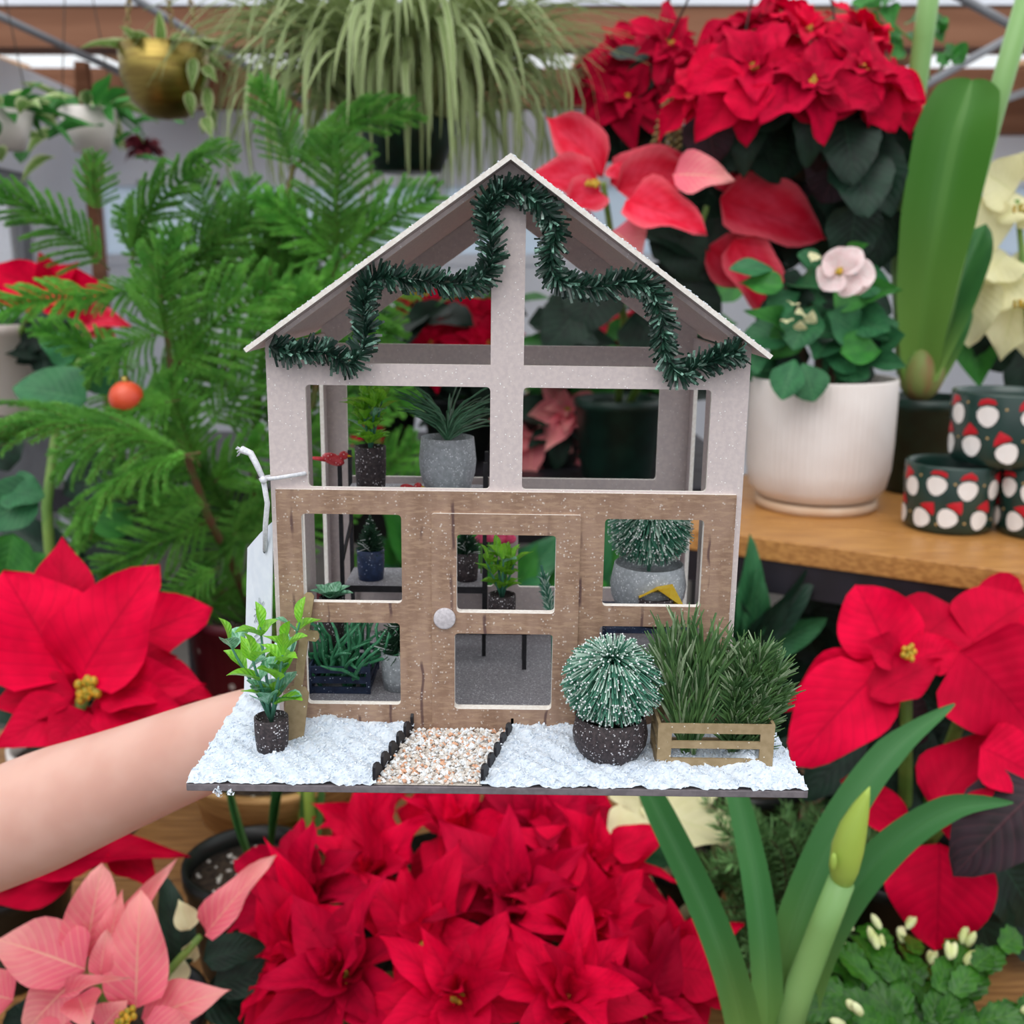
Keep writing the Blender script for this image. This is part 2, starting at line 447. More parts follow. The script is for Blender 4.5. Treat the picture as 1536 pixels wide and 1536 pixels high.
# tie rods under the roof
for k, (a, c, ya, yc) in enumerate((((140, -40), (420, 130), 3.6, 4.1), ((-20, 15), (200, 118), 3.6, 4.2), ((1330, 160), (1560, 30), 3.4, 3.9), ((1390, 190), (1560, 130), 3.6, 4.1), ((1430, -10), (1520, 40), 3.3, 3.6))):
    t = MB(); A = P(a[0], a[1], ya); B = P(c[0], c[1], yc); dd = (B - A)
    t.tube([A - dd * .35, B + dd * .2], .014, 8)
    struct(t.build('trim_%d' % (5 + k), M['grey']))

# ------------------------------------------------------------------ tables
TZ = .71
def table(name, label, x0, x1, y0, y1, z, mt, n, th=.04):
    t = thing(name, label, 'table', ((x0 + x1) / 2, (y0 + y1) / 2, 0))
    for i in range(n):
        a = y0 + (y1 - y0) * i / n; c = y0 + (y1 - y0) * (i + 1) / n
        m_ = MB(); m_.bb((x0, a + .0015, z - th), (x1, c - .0015, z)); flat_bevel(m_.build('plank', mt, t, sm=False), .002)
    for x in (x0 + .06, x1 - .06):
        for y in (y0 + .06, y1 - .06):
            m_ = MB(); m_.bb((x - .03, y - .03, 0), (x + .03, y + .03, z - th)); m_.build('leg', M['blackmetal'], t, sm=False)
    m_ = MB(); m_.bb((x0 + .03, y0 + .03, z - th - .06), (x1 - .03, y0 + .05, z - th)); m_.bb((x0 + .03, y1 - .05, z - th - .06), (x1 - .03, y1 - .03, z - th)); m_.build('apron', M['blackmetal'], t, sm=False)
    return t
table('display_table', 'low oak plank display table under the potted poinsettias', -.95, 1.05, .42, 1.60, TZ, M['wood'], 8)
# right shelf unit, set at an angle
SZ = 1.15
sA = on_z(1105, 803, SZ); sB = on_z(1560, 863, SZ)
sd_ = (sB - sA).normalized(); sn = V((-sd_.y, sd_.x, 0))
if sn.y < 0: sn = -sn
T_ = thing('display_shelf', 'raised wooden shelf with black metal edge carrying the white ribbed pot', 'shelf', (sA + sn * .25 + sd_ * .2) * 1.0 - V((0, 0, SZ - TZ)))
def slab(mb, s0, s1, d0, d1, z0, z1):
    q = [sA + sd_ * s + sn * d for (s, d) in ((s0, d0), (s1, d0), (s1, d1), (s0, d1))]
    vs_ = [V((p.x, p.y, z)) for z in (z0, z1) for p in q]
    mb.add(vs_, [(3, 2, 1, 0), (4, 5, 6, 7), (0, 1, 5, 4), (1, 2, 6, 5), (2, 3, 7, 6), (3, 0, 4, 7)])
for k in range(4):
    m_ = MB(); slab(m_, -.12, .75, k * .1 + .001, (k + 1) * .1 - .001, SZ - .026, SZ); flat_bevel(m_.build('plank', M['shelfwood'], T_, sm=False), .0015)
m_ = MB(); slab(m_, -.12, .75, .004, .024, SZ - .066, SZ - .0262); slab(m_, -.12, .75, .376, .396, SZ - .066, SZ - .0262); m_.build('rail', M['blackmetal'], T_, sm=False)
for s in (-.1, .72):
    for d in (.01, .37):
        m_ = MB(); slab(m_, s, s + .025, d, d + .025, TZ + .0003, SZ - .0265); m_.build('leg', M['blackmetal'], T_, sm=False)

# ================================================================== MINIATURE GREENHOUSE
HROT = Matrix.Rotation(math.radians(.75), 4, 'Y')
HM = Matrix.Translation(V((-.0036, .42, 1.45 - .195))) @ HROT
HI = HM.inverted()
H = bpy.data.objects.new('miniature_greenhouse', None); C.objects.link(H); H.matrix_world = HM
tag(H, 'miniature cardboard greenhouse ornament with brown door, garland and snowy board, held up by a hand', 'model house')
CL = HI @ CAM
def HP(x, y, yl):
    d = (HI.to_3x3() @ ray(x, y)); t = (yl - CL.y) / d.y
    return CL + d * t
M['card'] = mk('grey_card', '#d2c4c1', '#c9bbba', 500, .85, bump=.25, spec=.2, speck='#f4f2f0', speck_scale=700, speck_r=.16, bdist=.0003)
M['cardedge'] = mk('cut_card_edge', '#f1ebe4', '#e6ddd4', 700, .9, spec=.2)
M['snow'] = mk('fake_snow', '#dfe6f0', '#d2dce8', 400, .6, bump=.7, bdist=.0006)
M['crystal'] = mk('snow_crystal', '#e8eef5', '#d6e1ee', 900, .25, spec=.7)
M['kraft'] = None
m, nt, b, out = base('printed_wood_card')
co = objco(nt)
sp = nt.nodes.new('ShaderNodeSeparateXYZ'); nt.links.new(co, sp.inputs[0])
c1 = mixc(nt, smooth(nt, noise(nt, 160, 4, objco(nt, (1, 1, .25))), .3, .7), lin('#8b6e5c'), lin('#9f8270'))
c1 = mixc(nt, mth(nt, 'MULTIPLY', smooth(nt, noise(nt, 900, 3, objco(nt, (.25, 1, 1))), .4, .7), .5), c1, lin('#b89a80'))
# printed plank joints: short dark strokes on fixed columns, broken along the height
cell = mth(nt, 'FRACT', mth(nt, 'MULTIPLY', mth(nt, 'ADD', sp.outputs[0], mth(nt, 'MULTIPLY', noise(nt, 60, 2, co), .004)), 74))
line = smooth(nt, mth(nt, 'ABSOLUTE', mth(nt, 'SUBTRACT', cell, .5)), .07, .02)
brk = smooth(nt, noise(nt, 1, 1, objco(nt, (75, 1, 42))), .54, .62)
c1 = mixc(nt, mth(nt, 'MULTIPLY', mth(nt, 'MULTIPLY', line, brk), .75), c1, lin('#4a3238'))
vo = nt.nodes.new('ShaderNodeTexVoronoi'); vo.inputs['Scale'].default_value = 620; nt.links.new(co, vo.inputs['Vector'])
sel = mth(nt, 'MULTIPLY', smooth(nt, vo.outputs['Distance'], .3, .18), smooth(nt, noise(nt, 230, 2, co), .47, .6))
c1 = mixc(nt, mth(nt, 'MULTIPLY', sel, .55), c1, lin('#e6dcd4'))
nt.links.new(c1, b.inputs['Base Color']); b.inputs['Roughness'].default_value = .7; b.inputs['Specular IOR Level'].default_value = .25
bumpn(nt, b, noise(nt, 1500, 3, co), .3, .0003)
M['kraft'] = m
M['floorgrit'] = mk('grey_grit', '#89868c', '#a8a6ac', 900, .5, bump=1, speck='#eef0f4', speck_scale=1100, speck_r=.3, bdist=.0006)
M['minipotd'] = mk('dark_gritty_pot', '#2c2528', '#453a3c', 700, .6, bump=.6, speck='#cfccd0', speck_scale=900, speck_r=.3, bdist=.0004)
M['minipotg'] = mk('grey_silver_pot', '#a2a8ae', '#b6bcc2', 500, .5, bump=.5, speck='#eef2f6', speck_scale=900, speck_r=.3, bdist=.0004)
M['minipotb'] = mk('navy_pot', '#22304e', '#2b3c60', 500, .5, bump=.4, speck='#aab6cc', speck_scale=700, speck_r=.22, bdist=.0003)
M['navy'] = mk('navy_card', '#2a3854', '#1d2942', 300, .6, speck='#b8c4d8', speck_scale=700, speck_r=.2)
M['blackcard'] = mk('black_card', '#17161a', '#232127', 300, .6)
M['tan'] = mk('tan_card', '#95805f', '#a38d6c', 300, .75, speck='#e6e0d6', speck_scale=500, speck_r=.16)
M['tinsel'] = mk('garland_tinsel', '#152c24', '#234536', 200, .3, spec=.6)
M['tinsel2'] = mk('garland_tinsel_light', '#335c48', '#8fbaa8', 400, .25, spec=.8)
M['needle'] = mk('brush_needle', '#3e7a64', '#568f78', 100, .5)
M['needled'] = mk('dark_needle', '#22432f', '#30573d', 100, .5)
M['frond'] = mk('fir_needle', '#3f6238', '#5a7d48', 150, .45)
M['frostn'] = mk('frosted_needle', '#9fbfae', '#c8dcd0', 300, .5)
M['frosto'] = mk('olive_frost_needle', '#7f9670', '#9fb08e', 300, .5)
M['palm'] = mk('palm_wire', '#3f7050', '#5a8c6a', 150, .35, spec=.6)
M['tip'] = mk('frost_tip', '#f2f6f5', None, rough=.5)
M['cardinal'] = mk('red_bird', '#b8202c', '#d04a50', 300, .5, speck='#f6dede', speck_scale=900, speck_r=.25)
M['yellow'] = mk('yellow_felt', '#e8b81e', '#f0cc44', 300, .7)
M['hotpink'] = mk('pink_bloom', '#ef3f70', '#f56a90', 200, .6)
M['silver'] = mk('silver_disc', '#cfc8cc', '#bdb6ba', 700, .5, bump=.4, bdist=.0003)
M['pebble'] = mk('pebble', '#d8cfc6', None, rough=.5)
M['pebble2'] = mk('pebble_orange', '#dca888', None, rough=.5)
M['pebble3'] = mk('pebble_clear', '#eceff2', None, rough=.3)

def panel(name, outline, holes, y0, y1, mats, parent=H, rnd=.0008):
    """flat card between y0 and y1 in house space, with real cut-outs"""
    cu = bpy.data.curves.new(name, 'CURVE'); cu.dimensions = '2D'; cu.fill_mode = 'BOTH'
    cu.extrude = abs(y1 - y0) / 2
    for poly in [outline] + holes:
        s = cu.splines.new('POLY'); s.points.add(len(poly) - 1)
        for k, (x, z) in enumerate(poly): s.points[k].co = (x, z, 0, 1)
        s.use_cyclic_u = True
    ob = bpy.data.objects.new(name + '_tmp', cu); C.objects.link(ob)
    bpy.context.view_layer.update()
    me = bpy.data.meshes.new_from_object(ob.evaluated_get(bpy.context.evaluated_depsgraph_get()))
    bpy.data.objects.remove(ob); bpy.data.curves.remove(cu)
    ym = (y0 + y1) / 2
    for q in me.vertices: x, z, d = q.co; q.co = (x, ym - d, z)
    me.name = name; me.materials.clear()
    for m_ in mats: me.materials.append(m_)
    me.update()
    for p in me.polygons:
        p.use_smooth = False
        p.material_index = 0 if abs(p.normal.y) > .6 else 1
    o = bpy.data.objects.new(name, me); C.objects.link(o); o.parent = parent
    return o
def rrect(x0, z0, x1, z1, r=.0016, n=3):
    out = []
    for (cx, cz, a0) in ((x1 - r, z1 - r, 0), (x0 + r, z1 - r, 90), (x0 + r, z0 + r, 180), (x1 - r, z0 + r, 270)):
        for k in range(n + 1):
            a = math.radians(a0 + 90 * k / n); out.append((cx + r * math.cos(a), cz + r * math.sin(a)))
    return out
def prect(x0, y0, x1, y1, yl, r=.0016):     # pixel rectangle -> rounded local rectangle
    a = HP((x0), (y0 + y1) / 2, yl); b_ = HP(x1, (y0 + y1) / 2, yl); c = HP((x0 + x1) / 2, y0, yl); d = HP((x0 + x1) / 2, y1, yl)
    return rrect(a.x, d.z, b_.x, c.z, r)
HW = .0985; DEP = .125
RZ = .2385; EX = .1036; EZ = .1645
def roofz(x): return RZ - abs(x) * (RZ - EZ) / EX
zbt = HP(600, 546, 0).z; zbb = HP(600, 575, 0).z + .0; zled = HP(760, 737, 0).z
xl0 = HP(460, 655, 0).x; xm0 = HP(735, 655, 0).x; xm1 = HP(784, 655, 0).x; xr1 = HP(1064, 655, 0).x
zw_top = HP(760, 581, 0).z
sl = (RZ - EZ) / EX
def gable_holes(inset, zb, m0, m1):
    hs = []
    for s, mx in ((-1, m0), (1, m1)):
        ztop = roofz(mx) - inset
        xe = (RZ - inset - zb) / sl * s
        xc = (HW - .007) * s
        if abs(xe) > abs(xc): hs.append([(mx, zb), (mx, ztop), (xc, roofz(xc) - inset), (xc, zb)])
        else: hs.append([(mx, zb), (mx, ztop), (xe, zb)])
    return hs
lowpan = [prect(455, 770, 603, 902, 0), prect(461, 932, 601, 1054, 0), prect(905, 778, 1052, 908, 0), prect(897, 938, 1046, 1062, 0)]
doorpan = [prect(685, 802, 833, 919, -.002), prect(682, 950, 828, 1063, -.002)]
house_out = [(-HW, .0006), (HW, .0006), (HW, roofz(HW) - .0001), (0, RZ - .0001), (-HW, roofz(HW) - .0001)]
upwin = [rrect(xl0, zled + .0008, xm0, zw_top), rrect(xm1, zled + .0008, xr1, zw_top)]
panel('front_wall', house_out, gable_holes(.0022, zbt, xm0, xm1) + upwin + lowpan + doorpan, 0, .002, [M['card'], M['cardedge']])
panel('wood_facade', rrect(-HW + .0022, .0004, HW - .0026, zled, .0003), lowpan + doorpan, -.0016, 0, [M['kraft'], M['cardedge']])
dl = HP(648, 930, -.002).x; drx = HP(867, 930, -.002).x; dt = HP(760, 771, -.002).z
DO = panel('door', rrect(dl, .0004, drx, dt, .001), doorpan, -.0028, -.0016, [M['kraft'], M['cardedge']])
kn = HP(667, 927, -.003); k_ = MB()
k_.lathe([(0, 0), (.0044, 0), (.0047, .0004), (.0047, .0014), (.0042, .0017), (0, .0017)], (kn.x, -.0028, kn.z), 28, ax=Matrix.Rotation(math.radians(90), 3, 'X'))
k_.build('door_knob', M['silver'], DO)
# back wall
bz = lambda y: HP(760, y, DEP).z
zbb2 = zbt; zb_sill = bz(717); zb_rail = bz(742); zb_low = bz(880)
bw0 = HP(521, 650, DEP).x; bw1 = HP(987, 650, DEP).x
panel('back_wall', house_out, gable_holes(.0135, zbt, xm0 * .9, xm1) + [rrect(bw0, zb_sill, xm0, bz(562)), rrect(xm1, zb_sill, bw1, bz(562)), rrect(bw0, zb_low, xm0, zb_rail), rrect(xm1, zb_low, bw1, zb_rail)], DEP, DEP + .002, [M['card'], M['cardedge']])
# side walls (built in the XZ panel helper, then turned)
for s in (-1, 1):
    hs = []
    for (a, c) in ((.010, .056), (.080, .114)):
        hs += [rrect(a, .012, c, zw_top)]
    o = panel('side_wall', rrect(.0021, .0006, DEP - .0001, roofz(HW) - .003, .0003), hs, -.001, .001, [M['card'], M['cardedge']])
    o.data.transform(Matrix.Rotation(math.radians(90), 4, 'Z'))
    o.data.transform(Matrix.Translation((s * (HW - .0012), 0, 0)))
# roof panels: card slab + snow dusting
M['rooftop'] = mk('dusted_roof', '#b9bec8', '#e8ecf2', 600, .5, bump=.6, bdist=.0005, speck='#ffffff', speck_scale=700, speck_r=.3)
M['roofunder'] = M['card']
for s in (-1, 1):
    r_ = MB(); y0, y1 = -.0105, DEP + .009; th = .0019
    nx_ = sl / math.hypot(sl, 1); nz_ = 1 / math.hypot(sl, 1)
    a = (0, RZ); b_ = (s * EX, EZ); off = (s * nx_ * th, nz_ * th)
    top0 = (0, RZ + th / nz_); top1 = (b_[0] + off[0], b_[1] + off[1])
    q = [(a[0], y0, a[1]), (b_[0], y0, b_[1]), (b_[0], y1, b_[1]), (a[0], y1, a[1]),
         (top0[0], y0, top0[1]), (top1[0], y0, top1[1]), (top1[0], y1, top1[1]), (top0[0], y1, top0[1])]
    r_.add(q, [(3, 2, 1, 0)], 1); r_.add(q, [(4, 5, 6, 7)], 0); r_.add(q, [(0, 1, 5, 4), (1, 2, 6, 5), (2, 3, 7, 6)], 2)
    r_.build('roof_panel', [M['rooftop'], M['roofunder'], M['cardedge']], H, sm=False)
rs = MB()
for k in range(900):
    s = random.choice((-1, 1)); t = random.random(); x = s * t * EX; y = R(-.0105, DEP) if k % 2 else R(-.0105, -.006)
    z = roofz(x) + .0022 + R(0, .0004); e = R(.0002, .0006)
    rs.ell((x, y, z), (e, e, e * .7), 4, 2)
rs.build('roof_snow', M['crystal'], H, kind='stuff')
# board, interior floor
bf = on_z(768, 1181, HM.translation.z).y - .42
BX0, BX1 = HP(279, 1178, bf).x, HP(1213, 1182, bf).x
bd = MB(); bd.bb((BX0, bf, -.0032), (BX1, DEP + .03, -.0002)); 
for i in range(0): pass
M['boardedge'] = mk('grey_board', '#6b6468', '#7a7276', 300, .8)
flat_bevel(bd.build('base_board', M['boardedge'], H, sm=False), .0004)
fi = MB(); fi.bb((-HW + .0026, .0022, .0), (HW - .0026, DEP - .0002, .0012)); fi.build('interior_floor', M['floorgrit'], H, sm=False)
# path geometry
pf0, pf1 = HP(560, 1172, bf + .001).x, HP(722, 1172, bf + .001).x
pb0, pb1 = HP(617, 1096, -.004).x, HP(768, 1096, -.004).x
def pathx(y):
    t = (y - bf) / (-.003 - bf); return pf0 + (pb0 - pf0) * t, pf1 + (pb1 - pf1) * t
# snow sheet + crystals
rg = random.Random(5)
_m1 = HI @ on_z(1120, 1146, HM.translation.z); _m2 = HI @ on_z(1005, 1152, HM.translation.z); _m3 = HI @ on_z(490, 1105, HM.translation.z); _m4 = HI @ on_z(850, 1120, HM.translation.z)
SNOWM = [(_m1.x, _m1.y, .0045, .006), (_m1.x + .006, _m1.y + .003, .005, .0045), (_m2.x, _m2.y - .001, .0022, .007), (_m3.x, _m3.y + .004, .003, .010), (_m4.x, _m4.y, .0026, .012)]
def snowh(x, y):
    e = min(x - BX0, BX1 - x, y - bf) if y < DEP else .01
    h = .0007 + .0016 * min(1, max(0, e) / .010)
    h += .0008 * (math.sin(x * 310 + 1.3) * math.sin(y * 270 + .4) + .6 * math.sin(x * 620 + y * 500))
    if y > -.012 and abs(x) < HW + .004 and y < .002: h += .0016 * (1 - abs(y + .002) / .012)
    for (mx, my, mh, mr) in SNOWM:
        d2 = ((x - mx) ** 2 + (y - my) ** 2) / mr ** 2
        if d2 < 6: h += mh * math.exp(-d2)
    return max(.0004, h)
sn_ = MB(); NX, NY = 190, 120; gv = []
for j in range(NY + 1):
    y = bf + (DEP + .03 - bf) * j / NY
    for i in range(NX + 1):
        x = BX0 + (BX1 - BX0) * i / NX
        gv.append((x + rg.uniform(-.0004, .0004), y + (rg.uniform(-.0004, .0004) if j else 0), snowh(x, y) + rg.uniform(-.0004, .0005) - (.0004 if j == 0 else 0)))
gf = []
for j in range(NY):
    for i in range(NX):
        x = BX0 + (BX1 - BX0) * (i + .5) / NX; y = bf + (DEP + .03 - bf) * (j + .5) / NY
        if -HW + .003 < x < HW - .003 and .001 < y < DEP: continue
        a, c = pathx(y)
        if y < .001 and a + .0005 < x < c - .0005: continue
        gf.append((j * (NX + 1) + i, j * (NX + 1) + i + 1, (j + 1) * (NX + 1) + i + 1, (j + 1) * (NX + 1) + i))
sn_.add(gv, gf); sn_.build('snow_cover', M['snow'], H, sm=False, kind='stuff', label='white granular fake snow on the board')
cr = MB()
for k in range(9500):
    x = R(BX0, BX1); y = R(bf, 0) if k % 6 else R(0, DEP + .03)
    if -HW < x < HW and y > -.001: continue
    a, c = pathx(y)
    if a < x < c and y < 0: continue
    e = R(.0003, .0010) * (1.5 if random.random() < .06 else 1); z = snowh(x, y) + e * .3
    d = [V((R(-1, 1), R(-1, 1), R(-1, 1))).normalized() * e for _ in range(4)]
    o = V((x, y, z)); cr.add([o + q for q in d], [(0, 1, 2), (0, 2, 3), (0, 3, 1), (1, 3, 2)])
for (px_, py_) in ((325, 1186), (328, 1190), (346, 1187)):
    q = HP(px_, py_, bf)
    for k in range(14):
        o = q + V((R(-.0012, .0012), R(-.001, .001), R(-.001, .002))); e = .0009
        d = [V((R(-1, 1), R(-1, 1), R(-1, 1))).normalized() * e for _ in range(4)]
        cr.add([o + z for z in d], [(0, 1, 2), (0, 2, 3), (0, 3, 1), (1, 3, 2)])
cr.build('snow_crystals', M['crystal'], H, sm=False, kind='stuff')
# gravel path
gp = MB()
for j in range(1):
    gp.add([(pathx(bf + .0005)[0], bf + .0005, .0003), (pathx(bf + .0005)[1], bf + .0005, .0003), (pathx(-.002)[1], -.002, .0003), (pathx(-.002)[0], -.002, .0003)], [(0, 1, 2, 3)], 0)
for k in range(2000):
    y = R(bf + .001, -.003); a, c = pathx(y); x = R(a + .001, c - .0012); e = R(.0006, .0015)
    o = V((x, y, .0006 + R(0, .0016))); mi = random.choice((0, 0, 0, 1, 2, 2, 2))
    d = [V((R(.6, 1) * sx, R(-.3, .3), R(-.3, .3))) * e for sx in (-1, 1)] + [V((R(-.3, .3), R(.6, 1) * sx, R(-.3, .3))) * e for sx in (-1, 1)] + [V((R(-.3, .3), R(-.3, .3), .8 * sx)) * e for sx in (-1, 1)]
    gp.add([o + q for q in d], [(0, 2, 4), (2, 1, 4), (1, 3, 4), (3, 0, 4), (2, 0, 5), (1, 2, 5), (3, 1, 5), (0, 3, 5)], mi)
gp.build('gravel_path', [M['pebble'], M['pebble2'], M['pebble3']], H, sm=False, kind='stuff', label='pale gravel path with orange stones')
for s in (0, 1):
    ed = MB(); n = 6
    for k in range(n):
        y = bf + .0012 + (-.004 - bf) * k / (n - 1) * 1.0; x = pathx(y)[s]; h = .0082
        y2 = y + (-.004 - bf) / (n - 1) * .86; x2 = pathx(y2)[s]
        prof = [(0, .0), (0, h * .85), (.12, h), (.5, h * .93), (1, h * .42), (1, 0)]
        vs_ = []
        for dx in (-.0006, .0006):
            for (t, z) in prof: vs_.append((x + (x2 - x) * t + dx, y + (y2 - y) * t, z))
        L = len(prof)
        ed.add(vs_, [tuple(range(L)), tuple(range(2 * L - 1, L - 1, -1))] + [(i, (i + 1) % L, L + (i + 1) % L, L + i) for i in range(L)])
    ed.build('path_edging', M['blackcard'], H, sm=False)
# garland
GP = [(404, 520), (440, 528), (485, 528), (528, 546), (548, 500), (545, 455), (560, 420), (610, 418), (665, 425), (715, 422), (738, 385), (732, 335), (735, 300), (768, 285), (805, 302), (832, 340), (826, 385), (835, 418), (885, 432), (940, 422), (975, 432), (992, 475), (995, 520), (1018, 560), (1050, 548), (1085, 535), (1108, 528)]
gl = [HP(x, y, -.0055) for x, y in GP]
path = []
for i in range(len(gl) - 1):
    p0 = gl[max(i - 1, 0)]; p1 = gl[i]; p2 = gl[i + 1]; p3 = gl[min(i + 2, len(gl) - 1)]
    for k in range(8):
        t = k / 8
        path.append(.5 * ((2 * p1) + (p2 - p0) * t + (2 * p0 - 5 * p1 + 4 * p2 - p3) * t * t + (3 * p1 - p0 - 3 * p2 + p3) * t ** 3))
ga = MB(); ga.tube(path, .0006, 5)
for i in range(len(path) - 1):
    t = (path[i + 1] - path[i]).normalized(); a = t.cross(V((0, 1, 0))).normalized(); c = t.cross(a)
    for k in range(15):
        an = R(0, 6.28); d = a * math.cos(an) + c * math.sin(an) * .75
        p = path[i] + (path[i + 1] - path[i]) * random.random()
        e = p + (d * R(.8, 1.1) + t * R(.15, .75)) * R(.0048, .0072)
        if e.y > -.0002: e.y = -.0002
        ga.strip(p, e, R(.0008, .0012), V((R(-1, 1), -1.2, R(-1, 1))), 1 if random.random() < .15 else 0)
ga.build('garland', [M['tinsel'], M['tinsel2']], H, sm=False, kind='stuff', label='dark green tinsel garland draped under the roof')

# ---- mini plant makers (house space)
MINI = [leaf_mesh('leaf', M['minileaf'], (p_obov, p_bract, p_wide)[i], 7, 4, .2, .35, .02, i) for i in range(3)]
FROST = [leaf_mesh('leaf', M['frostleaf'], p_obov, 6, 4, .15, .25, .02, i) for i in range(3)]
def pot_prof(r, h, bulge=0, rim=.0006):
    return [(0, 0), (r * (.9 - bulge * .25), 0), (r * (.97 + bulge * .25), h * .35), (r * (1 + bulge * .3), h * .6), (r, h), (r - rim, h + .0002), (r - rim * 1.3, h * .86), (0, h * .84)]
def mini_pot(name, c, r, h, m_, bulge=0, label=None):
    b_ = MB(); b_.lathe(pot_prof(r, h, bulge), c, 24)
    o = b_.build(name, m_, H)
    if label: o['label'] = label
    return o
def mini_sprig(c, r, h, H_, nst, spread, potm, label, frost=.3, leafL=.009, n=5, seed=0, lw=.46):
    o = mini_pot('potted_sprig', c, r, h, potm, 0, label)
    rg_ = random.Random(seed); top = V(c) + V((0, 0, h * .85)); st = MB()
    for s in range(nst):
        an = 2 * math.pi * s / nst + rg_.uniform(-.4, .4); d = V((math.cos(an), math.sin(an), 0)) * spread * rg_.uniform(.4, 1)
        hh = H_ * rg_.uniform(.75, 1)
        pts = [top + d * .15 * 0, top + d * .35 + V((0, 0, hh * .4)), top + d * .75 + V((0, 0, hh * .75)), top + d + V((0, 0, hh))]
        st.tube(pts, [.0008, .0007, .0006, .0004], 5)
        for k in range(n):
            t = (k + .6) / n * 3; i = min(int(t), 2); p = pts[i].lerp(pts[i + 1], t - i)
            for sd2 in (0, 1):
                a2 = an * .5 + k * 1.57 + sd2 * math.pi + rg_.uniform(-.4, .4)
                dv = V((math.cos(a2), math.sin(a2), rg_.uniform(.5, 1.3))).normalized()
                fr_ = rg_.random() < frost
                ob = leaf(o, 'leaf', (FROST if fr_ else MINI)[rg_.randrange(3)], p, p + dv * leafL * rg_.uniform(.8, 1.15), leafL * lw, V((-dv.x, -dv.y, 1)))
        ob = leaf(o, 'leaf', MINI[0], pts[-1] - V((0, 0, .001)), pts[-1] + V((0, 0, leafL * .8)) + d * .1, leafL * .36)
    st.build('stem', M['needle'], o)
    return o
def ball_tree(c, r, h, cz, br, potm, label, seed=0, n=1500, pot=True):
    o = mini_pot('topiary_ball', c, r, h, potm, .35, label)
    rg_ = random.Random(seed); b_ = MB(); cc = V(c) + V((0, 0, cz))
    for k in range(n):
        z = rg_.uniform(-.95, 1); a = rg_.uniform(0, 6.283); q = math.sqrt(max(0, 1 - z * z))
        d = V((q * math.cos(a), q * math.sin(a), z * .88))
        st_ = cc + V((0, 0, br * .25 * (1 if z > 0 else -.3))) + d * br * .1
        e = cc + d * br * rg_.uniform(.8, 1.06) + V((0, 0, -br * .1 * q))
        fr_ = rg_.random() < (.25 + .35 * max(0, z))
        md_ = st_.lerp(e, .6) + V((0, 0, br * .10)) * q; b_.needle(st_, md_, .00034, 0, .9); b_.needle(md_, e, .00032, 2 if fr_ else 0, .8)
        if rg_.random() < .36: b_.ell(e, (.00043, .00043, .0005), 4, 2, 1)
    b_.tube([V(c) + V((0, 0, h * .8)), cc], .001, 6, mi=0)
    b_.build('needles', [M['needle'], M['tip'], M['frostn']], o, sm=False, kind='stuff')
    return o
def bush(mb, b0, top, n, spread, nl, rg_, r=.00055, frost=.25):
    b0, top = V(b0), V(top); ax = top - b0; n_, a, c = frame(ax)
    for k in range(n):
        t = rg_.random() ** .8; p = b0 + ax * t * .72; an = rg_.uniform(0, 6.283)
        d = (a * math.cos(an) + c * math.sin(an)) * spread * rg_.uniform(.4, 1) + n_ * rg_.uniform(.7, 1.1)
        e = p + d.normalized() * nl * rg_.uniform(.75, 1.1)
        m1 = p.lerp(e, .55) + n_ * nl * .04
        mi = 1 if rg_.random() < frost else 0
        mb.needle(p, m1, r, mi, .9); mb.needle(m1, e, r * .9, mi, .35)
# outside: sprig, shovel, topiary, planter crate
def g_at(x, y): # on the board
    p = on_z(x, y, HM.translation.z + .001); return HI @ p
q = g_at(404, 1138)
mini_sprig((q.x, q.y + .006, .0008), .0070, .0150, .041, 6, .017, M['minipotd'], 'dark gritty pot with glittered green leafy sprigs beside the shovel', .5, .0135, 3, seed=4, lw=.62)
sh = MB(); a = g_at(440, 1118); t1 = HP(467, 890, -.004)
ax = (t1 - V((a.x, a.y, 0))).normalized(); sx = V((1, 0, 0)) - ax * ax.x; sx.normalize(); sy = ax.cross(sx)
a0 = V((a.x - .001, a.y + .002, .001)); Ls = (t1 - a0).length
mt3 = Matrix((sx, sy, ax)).transposed()
def shp(poly, mb, th=.0016):
    n = len(poly); vs_ = [a0 + mt3 @ V((x, d, z * Ls)) for d in (-th / 2, th / 2) for (x, z) in poly]
    mb.add(vs_, [tuple(range(n)), tuple(range(2 * n - 1, n - 1, -1))] + [(i, (i + 1) % n, n + (i + 1) % n, n + i) for i in range(n)])
shp([(-.0044, .03), (-.003, 0), (.003, 0), (.0048, .03), (.0048, .33), (.003, .37), (.0018, .37), (.0018, .68), (.0052, .68), (.0062, .70), (.0062, .73), (.0052, .75), (.0018, .75), (.0022, .98), (.001, 1), (-.001, 1), (-.0022, .98), (-.0018, .75), (-.0052, .75), (-.0062, .73), (-.0062, .70), (-.0052, .68), (-.0018, .68), (-.0018, .37), (-.003, .37), (-.0044, .33)], sh)
sh.build('shovel', [M['tan']], H, sm=False, label='tan wooden toy shovel leaning on the facade')
q = g_at(917, 1145)
ball_tree((q.x, q.y + .009, .0006), .0142, .0185, .0345, .0205, M['minipotd'], 'frosted green brush ball in a black speckled pot by the planter crate', 3, 3000)
q0 = g_at(986, 1147); q1 = g_at(1159, 1151)
cy = (q0.y + q1.y) / 2; x0, x1 = q0.x, q1.x; ch = .0205; cd = .019
cb = MB(); cb.bb((x0 + .001, cy + .001, .0006), (x1 - .001, cy + cd - .001, .0012))
CRT = cb.build('planter_crate', M['tan'], H, sm=False, label='tan slatted planter crate with two fir bushes')
for x in (x0 + .0022, x1 - .0028):
    for y in (cy, cy + cd):
        s = MB(); s.bb((x - .0028, y - .0006, .0006), (x + .0028, y + .0006, ch)); s.build('corner_post', M['tan'], CRT, sm=False)
